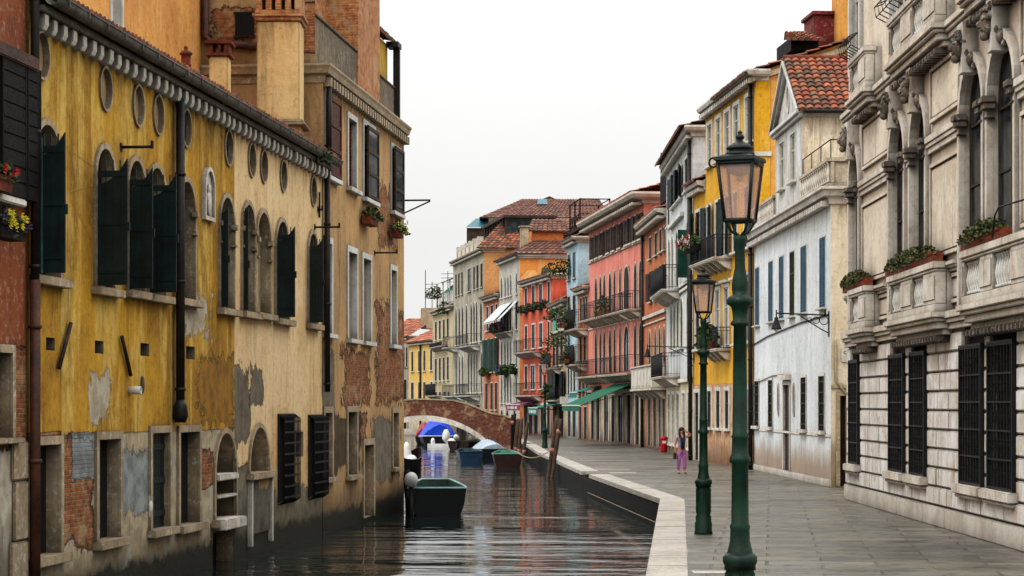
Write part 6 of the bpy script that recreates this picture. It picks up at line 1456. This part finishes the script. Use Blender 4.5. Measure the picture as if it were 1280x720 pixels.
k=.0370; X,Y=P(515,k); boat('black boat with a white covered motor, half hidden behind the tan house corner',-5.9,Y+.4,R(-24),3.6,1.4,.62,'navy','navy','redhull',bow=.12,near=.9,sheer=.55,thwarts=1)
X,Y=P(509.5,.0375); M4=T(X,Y+1.2,ZW); m=M(); m.lathe([(.2,.3),(.24,.5),(.22,.9),(.16,1.2),(.10,1.4),(.02,1.45)],(-.1,0,0),14); m.ball((.12,-.1,.6),.28,.3,.25); tag(m.build('motor_cover',MT['cowl'],None,M4),'tall white canvas motor cover standing behind the tan house corner','cover')
k=.0447; X,Y=P(589,k); boat('blue open boat moored left of the red one in front of the bridge',X,Y,R(4),5,1.5,.55,'bluehull','bluehull','intteal',bow=.4,thwarts=2)
k=.0408; X,Y=P(635,k); boat('dark red boat with a pale green rim by the poles at the bridge end',X,Y,R(2),4.6,1.5,.66,'redhull','greenrim','greenrim',bow=.4,near=.98)
k=.0470; X,Y=P(618,k); boat('boat under a pale grey tarpaulin in front of the right foot of the bridge',X,Y,R(10),5,1.75,.55,'navy','navy','navy',cover=('greytarp',.62),thwarts=0)
k=.0570; X,Y=P(573,k); boat('brown open boat under the bridge arch right of the blue covered one',X,Y,R(-18),5,1.8,.55,'redhull','wood','intteal',bow=.35,motor=(-.1,-.1))
k=.0625; X,Y=P(549,k); boat('boat under a bright blue tarpaulin seen through the bridge arch',X,Y,R(5),6,2.9,.7,'navy','cowl','navy',cover=('bluetarp',1.6),thwarts=0)
k=.0640; X,Y=P(530,k); boat('boat under a dull red tarpaulin, left of the bright blue one under the arch',X,Y,R(2),6,1.5,.6,'navy','wood','navy',cover=('redtarp',1.25),thwarts=0)
k=.0600; X,Y=P(556,k); M4=T(X,Y,ZW); m=M(); m.ball((0.1,0,.85),.30,.3,.50,10,8,0,.08); m.ball((.45,.1,.45),.45,.4,.25,10,8,0,.08); m.ball((-.9,.1,.4),.16,.2,.3,10,8,0,.08); m.box(-1.3,.9,-.15,.5,.0,.26); tag(m.build('dinghy',MT['cowl'],None,M4,.03),'small white dinghy piled with white covers in front of the blue tarpaulin','boat')
k=.0590; X,Y=P(590,k); M4=T(X,Y,ZW); m=M(); m.box(-.5,.4,0,1.5,-.1,.45); m.ball((-.1,.2,.6),.22,.22,.3); m.ball((.35,.3,.55),.18,.2,.25); tag(m.build('dinghy',MT['istria_dark'],None,M4,.05),'little grey dinghy with fenders under the right side of the arch','boat')
# far bank wall seen through the arch
m=M(); m.box(bx(470)*1.35,bx(545)*1.5,.082*F,.082*F+.6,-1.5,-.05); tag(m.build('canal_wall',MT['far_stone']),'pale low canal wall seen through the bridge arch','wall')

# ================================================================== LITTER BIN
X,Y=P(830,.0408); M4=T(X,Y,0); r=empty('litter_bin',M4,'red litter bin standing against the shop fronts on the quay','litter bin')
MT['redbin']=simple('red_bin_paint',(176,14,24),(140,10,18),.45,3,.05)
m=M(); m.lathe([(.15,.03),(.17,.06),(.19,.68),(.19,.70),(.17,.70),(.15,.10)],(0,0,0),16); m.build('body',MT['redbin'],r,M4); m=M(); m.lathe([(.20,.70),(.21,.74),(.19,.80),(.12,.85),(.02,.87)],(0,0,0),16); m.build('lid',MT['redbin'],r,M4,label='domed red lid'); m=M(); m.box(-.1,.1,-.21,-.185,.5,.62); m.build('plate',MT['white'],r,M4)

# ================================================================== PERSON
def skin(name,pts,edges,rad,mat,parent,mat4,root=0,sub=1):
    me=bpy.data.meshes.new(name); me.from_pydata(pts,edges,[]); o=bpy.data.objects.new(name,me); link(o,parent,mat4); me.materials.append(mat)
    md=o.modifiers.new('skin','SKIN'); md.use_smooth_shade=True
    for i,rr in enumerate(rad): v=me.skin_vertices[0].data[i]; v.radius=rr if isinstance(rr,tuple) else (rr,rr); v.use_root=(i==root)
    s=o.modifiers.new('sub','SUBSURF'); s.levels=sub; s.render_levels=sub
    dg=bpy.context.evaluated_depsgraph_get(); bpy.context.view_layer.update(); nm=bpy.data.meshes.new_from_object(o.evaluated_get(dg))
    o.modifiers.clear(); o.data=nm; nm.polygons.foreach_set('use_smooth',[True]*len(nm.polygons)); return o
X,Y=P(852,.02874); M4=T(X,Y,0,R(8)); pr=empty('person',M4,'woman in lilac trousers and dark scarf, one arm raised to her head','person')
sk=simple('skin_tone',(176,122,94),(160,106,80),.55,6,.05); hairm=simple('dark_hair',(34,22,18),(20,14,12),.5,12,.3); tro=simple('lilac_trousers',(176,104,168),(150,84,146),.8,5,.3); top_=simple('grey_lilac_top',(142,136,158),(118,112,134),.85,5,.3); sc=simple('navy_scarf',(24,26,44),(14,16,28),.8,6,.3); sho=simple('sandal_leather',(120,84,60),(90,62,44),.7); bagm=simple('dark_bag',(50,20,28),(32,14,18),.6)
pts=[];ed=[];rd=[]
def J(p,r,par=None):
    pts.append(p); rd.append(r); i=len(pts)-1
    if par is not None: ed.append((par,i))
    return i
pel=J((0,0,.90),(.15,.10)); wai=J((0,.0,1.03),(.12,.09),pel); che=J((0,.0,1.20),(.145,.10),wai); sh=J((0,.01,1.33),(.11,.07),che); nk=J((0,.0,1.41),.05,sh); hd=J((0,-.01,1.49),(.07,.08),nk); J((0,-.01,1.585),(.068,.078),hd)
for sgn in (-1,1):
    h=J((sgn*.085,0,.84),.085,pel); kn_=J((sgn*.105,-.02+.02*sgn,.46),.055,h); an=J((sgn*.115,.03,.09),.038,kn_); J((sgn*.125,-.10,.035),(.038,.028),an)
def hand(w_,d,side,up,par):
    d=Vector(d).normalized(); side=Vector(side).normalized(); pm=Vector(w_)+d*.05; pi_=J(tuple(pm),(.036,.018),par)
    for q,ln in ((-.030,.062),(-.010,.075),(.010,.072),(.030,.055)):
        a=J(tuple(pm+side*q+d*.035),.0095,pi_); b=J(tuple(pm+side*q*1.1+d*(.035+ln*.5)+Vector(up)*.006),.009,a); J(tuple(pm+side*q*1.1+d*(.035+ln)+Vector(up)*.02),.007,b)
    a=J(tuple(pm-side*.045+d*.0),.011,pi_); J(tuple(pm-side*.06+d*.035),.009,a)
s1=J((-.17,.01,1.31),.055,sh); e1=J((-.235,.0,1.06),.04,s1); w1_=J((-.255,-.06,.83),.028,e1); hand((-.255,-.06,.83),(0,-.1,-1),(0,1,0),(.5,0,0),w1_)
s2=J((.17,.01,1.32),.055,sh); e2=J((.34,-.06,1.38),.04,s2); w2_=J((.17,-.10,1.50),.028,e2); hand((.17,-.10,1.50),(-.75,-.05,.55),(.5,0,.8),(0,-.5,0),w2_)
bd=skin('body',pts,ed,rd,sk,pr,M4,0,1)
# face: nose, eyes, mouth, ears as raised forms on the same head
m=M(); m.ball((0,-.092,1.515),.014,.02,.024); m.ball((-.07,-.0,1.525),.012,.02,.03); m.ball((.07,-.0,1.525),.012,.02,.03); m.build('nose_and_ears',sk,bd,M4)
m=M(); m.ball((-.03,-.078,1.545),.013,.01,.008); m.ball((.03,-.078,1.545),.013,.01,.008); m.build('eyes',hairm,bd,M4); m=M(); m.ball((0,-.083,1.47),.022,.01,.008); m.build('mouth',simple('lips',(150,70,66)),bd,M4)
m=M(); m.ball((0,.018,1.575),.098,.098,.098,14,10); m.build('hair',hairm,pr,M4)
m=M()
for sgn in (-1,1):
    m.tube([(sgn*.05,.0,1.64),(sgn*.088,-.02,1.55),(sgn*.092,-.04,1.42),(sgn*.10,-.07,1.28)],[.035,.036,.034,.015],8)
m.tube([(0,.06,1.62),(0,.1,1.5),(0,.11,1.32),(0,.1,1.2)],[.06,.085,.09,.04],10); m.build('hair',hairm,pr,M4,label='long loose dark hair')
skin('trousers',[(0,0,.93),(0,0,.86),(.09,0,.80),(.108,-.0,.46),(.118,.03,.14),(-.09,0,.80),(-.108,-.03,.46),(-.118,.03,.14)],[(0,1),(1,2),(2,3),(3,4),(1,5),(5,6),(6,7)],[(.165,.12),(.165,.12),.10,.075,.072,.10,.075,.072],tro,pr,M4,0,2)
skin('top',[(0,0,.92),(0,0,1.03),(0,0,1.20),(0,.01,1.33),(.15,.01,1.325),(-.15,.01,1.315)],[(0,1),(1,2),(2,3),(3,4),(3,5)],[(.168,.125),(.14,.108),(.165,.118),(.12,.085),.066,.066],top_,pr,M4,0,2)
m=M(); m.tube([(-.07,.06,1.40),(-.075,-.05,1.37),(-.03,-.13,1.25),(-.015,-.145,1.05),(-.02,-.15,.88)],[.03,.036,.045,.048,.04],8); m.tube([(.07,.06,1.40),(.075,-.05,1.37),(.04,-.13,1.25),(.04,-.14,1.05),(.035,-.145,.90)],[.03,.036,.045,.048,.04],8); m.build('scarf',sc,pr,M4)
for sgn in (-1,1):
    m=M(); m.box(sgn*.122-.045,sgn*.122+.045,-.17,.08,.0,.022); m.tube([(sgn*.122-.04,-.07,.02),(sgn*.122,-.08,.07),(sgn*.122+.04,-.07,.02)],.008,5); m.build('sandal',sho,pr,M4)
m=M(); m.box(-.31,-.22,-.16,.06,.52,.74); m.tube([(-.265,-.13,.74),(-.262,-.1,.80),(-.26,-.06,.82),(-.262,-.0,.80),(-.265,.03,.74)],.010,6); tag(m.build('handbag',bagm,None,M4,.02),'small dark red handbag hanging from the woman\'s lowered hand','handbag')

# ropes
def rope(a,b,sag,label):
    a=Vector(a);b=Vector(b); m=M(); m.tube([a.lerp(b,i/12)-Vector((0,0,sag*4*(i/12)*(1-i/12))) for i in range(13)],.018,6); tag(m.build('mooring_rope',MT['old_stone']),label,'rope','ropes of the moored boats')
X,Y=P(511,.0238); rope((X+.02,Y,.25),(-2.85,.0232*F+.1,.16),.18,'slack rope from the near dark boat to the pole at the tan house corner')
X,Y=P(690,3.25/92*.99); X2,Y2=P(650,.0408); rope((X-.05,Y,.5),(X2-.1,Y2+.3,.0),.3,'rope from the dark red boat to the leaning pole by the steps')
# ------------------------------------------------------------------ world, sun, camera
w=bpy.data.worlds.new('World'); scene.world=w; w.use_nodes=True; nt=w.node_tree
bg=nt.nodes['Background']; sky=nt.nodes.new('ShaderNodeTexSky'); sky.sky_type='NISHITA'; sky.sun_disc=False
SUN_EL,SUN_AZ=R(52),R(222)
sky.sun_elevation=SUN_EL; sky.sun_rotation=SUN_AZ; sky.air_density=1.0; sky.dust_density=4.0
geo=nt.nodes.new('ShaderNodeTexCoord'); sp=nt.nodes.new('ShaderNodeSeparateXYZ'); nt.links.new(geo.outputs['Generated'],sp.inputs[0])
mr=nt.nodes.new('ShaderNodeMapRange'); mr.inputs[1].default_value=0.08; mr.inputs[2].default_value=.9; mr.inputs[3].default_value=9.3; mr.inputs[4].default_value=27.0
nt.links.new(sp.outputs[2],mr.inputs[0])
cn=nt.nodes.new('ShaderNodeTexNoise'); nt.links.new(geo.outputs['Generated'],cn.inputs['Vector']); cn.inputs['Scale'].default_value=3.0; cn.inputs['Detail'].default_value=5
cm=nt.nodes.new('ShaderNodeMapRange'); nt.links.new(cn.outputs[0],cm.inputs[0]); cm.inputs[1].default_value=.3; cm.inputs[2].default_value=.7; cm.inputs[3].default_value=.97; cm.inputs[4].default_value=1.03
mu=nt.nodes.new('ShaderNodeMath'); mu.operation='MULTIPLY'; nt.links.new(mr.outputs[0],mu.inputs[0]); nt.links.new(cm.outputs[0],mu.inputs[1])
cc=nt.nodes.new('ShaderNodeMix'); cc.data_type='RGBA'; cc.blend_type='MULTIPLY'; cc.inputs[0].default_value=1; nt.links.new(mu.outputs[0],cc.inputs[6]); cc.inputs[7].default_value=(1.0,1.0,.985,1)
mx=nt.nodes.new('ShaderNodeMix'); mx.data_type='RGBA'; mx.inputs[0].default_value=.93; nt.links.new(sky.outputs[0],mx.inputs[6]); nt.links.new(cc.outputs[2],mx.inputs[7])
nt.links.new(mx.outputs[2],bg.inputs[0]); bg.inputs[1].default_value=.1
sl=bpy.data.lights.new('sun','SUN'); sl.energy=1.5; sl.angle=R(14); sl.color=(1,.95,.88); so=bpy.data.objects.new('sun',sl); col.objects.link(so)
# direction towards the sun: azimuth measured like the sky node's rotation
sd=Vector((math.sin(SUN_AZ)*math.cos(SUN_EL),math.cos(SUN_AZ)*math.cos(SUN_EL),math.sin(SUN_EL)))
so.rotation_euler=sd.to_track_quat('Z','Y').to_euler()
cam=bpy.data.cameras.new('camera'); co=bpy.data.objects.new('camera',cam); col.objects.link(co)
co.location=(0,0,H); co.rotation_euler=(R(90),0,0); cam.sensor_width=36; cam.lens=36*F/1280; cam.shift_y=(HOR-360)/1280
cam.clip_start=.1; cam.clip_end=5000; scene.camera=co
scene.view_settings.view_transform='Standard'; scene.view_settings.look='None'; scene.view_settings.exposure=0; scene.view_settings.gamma=1
scene.cycles.diffuse_bounces=2; scene.cycles.max_bounces=8
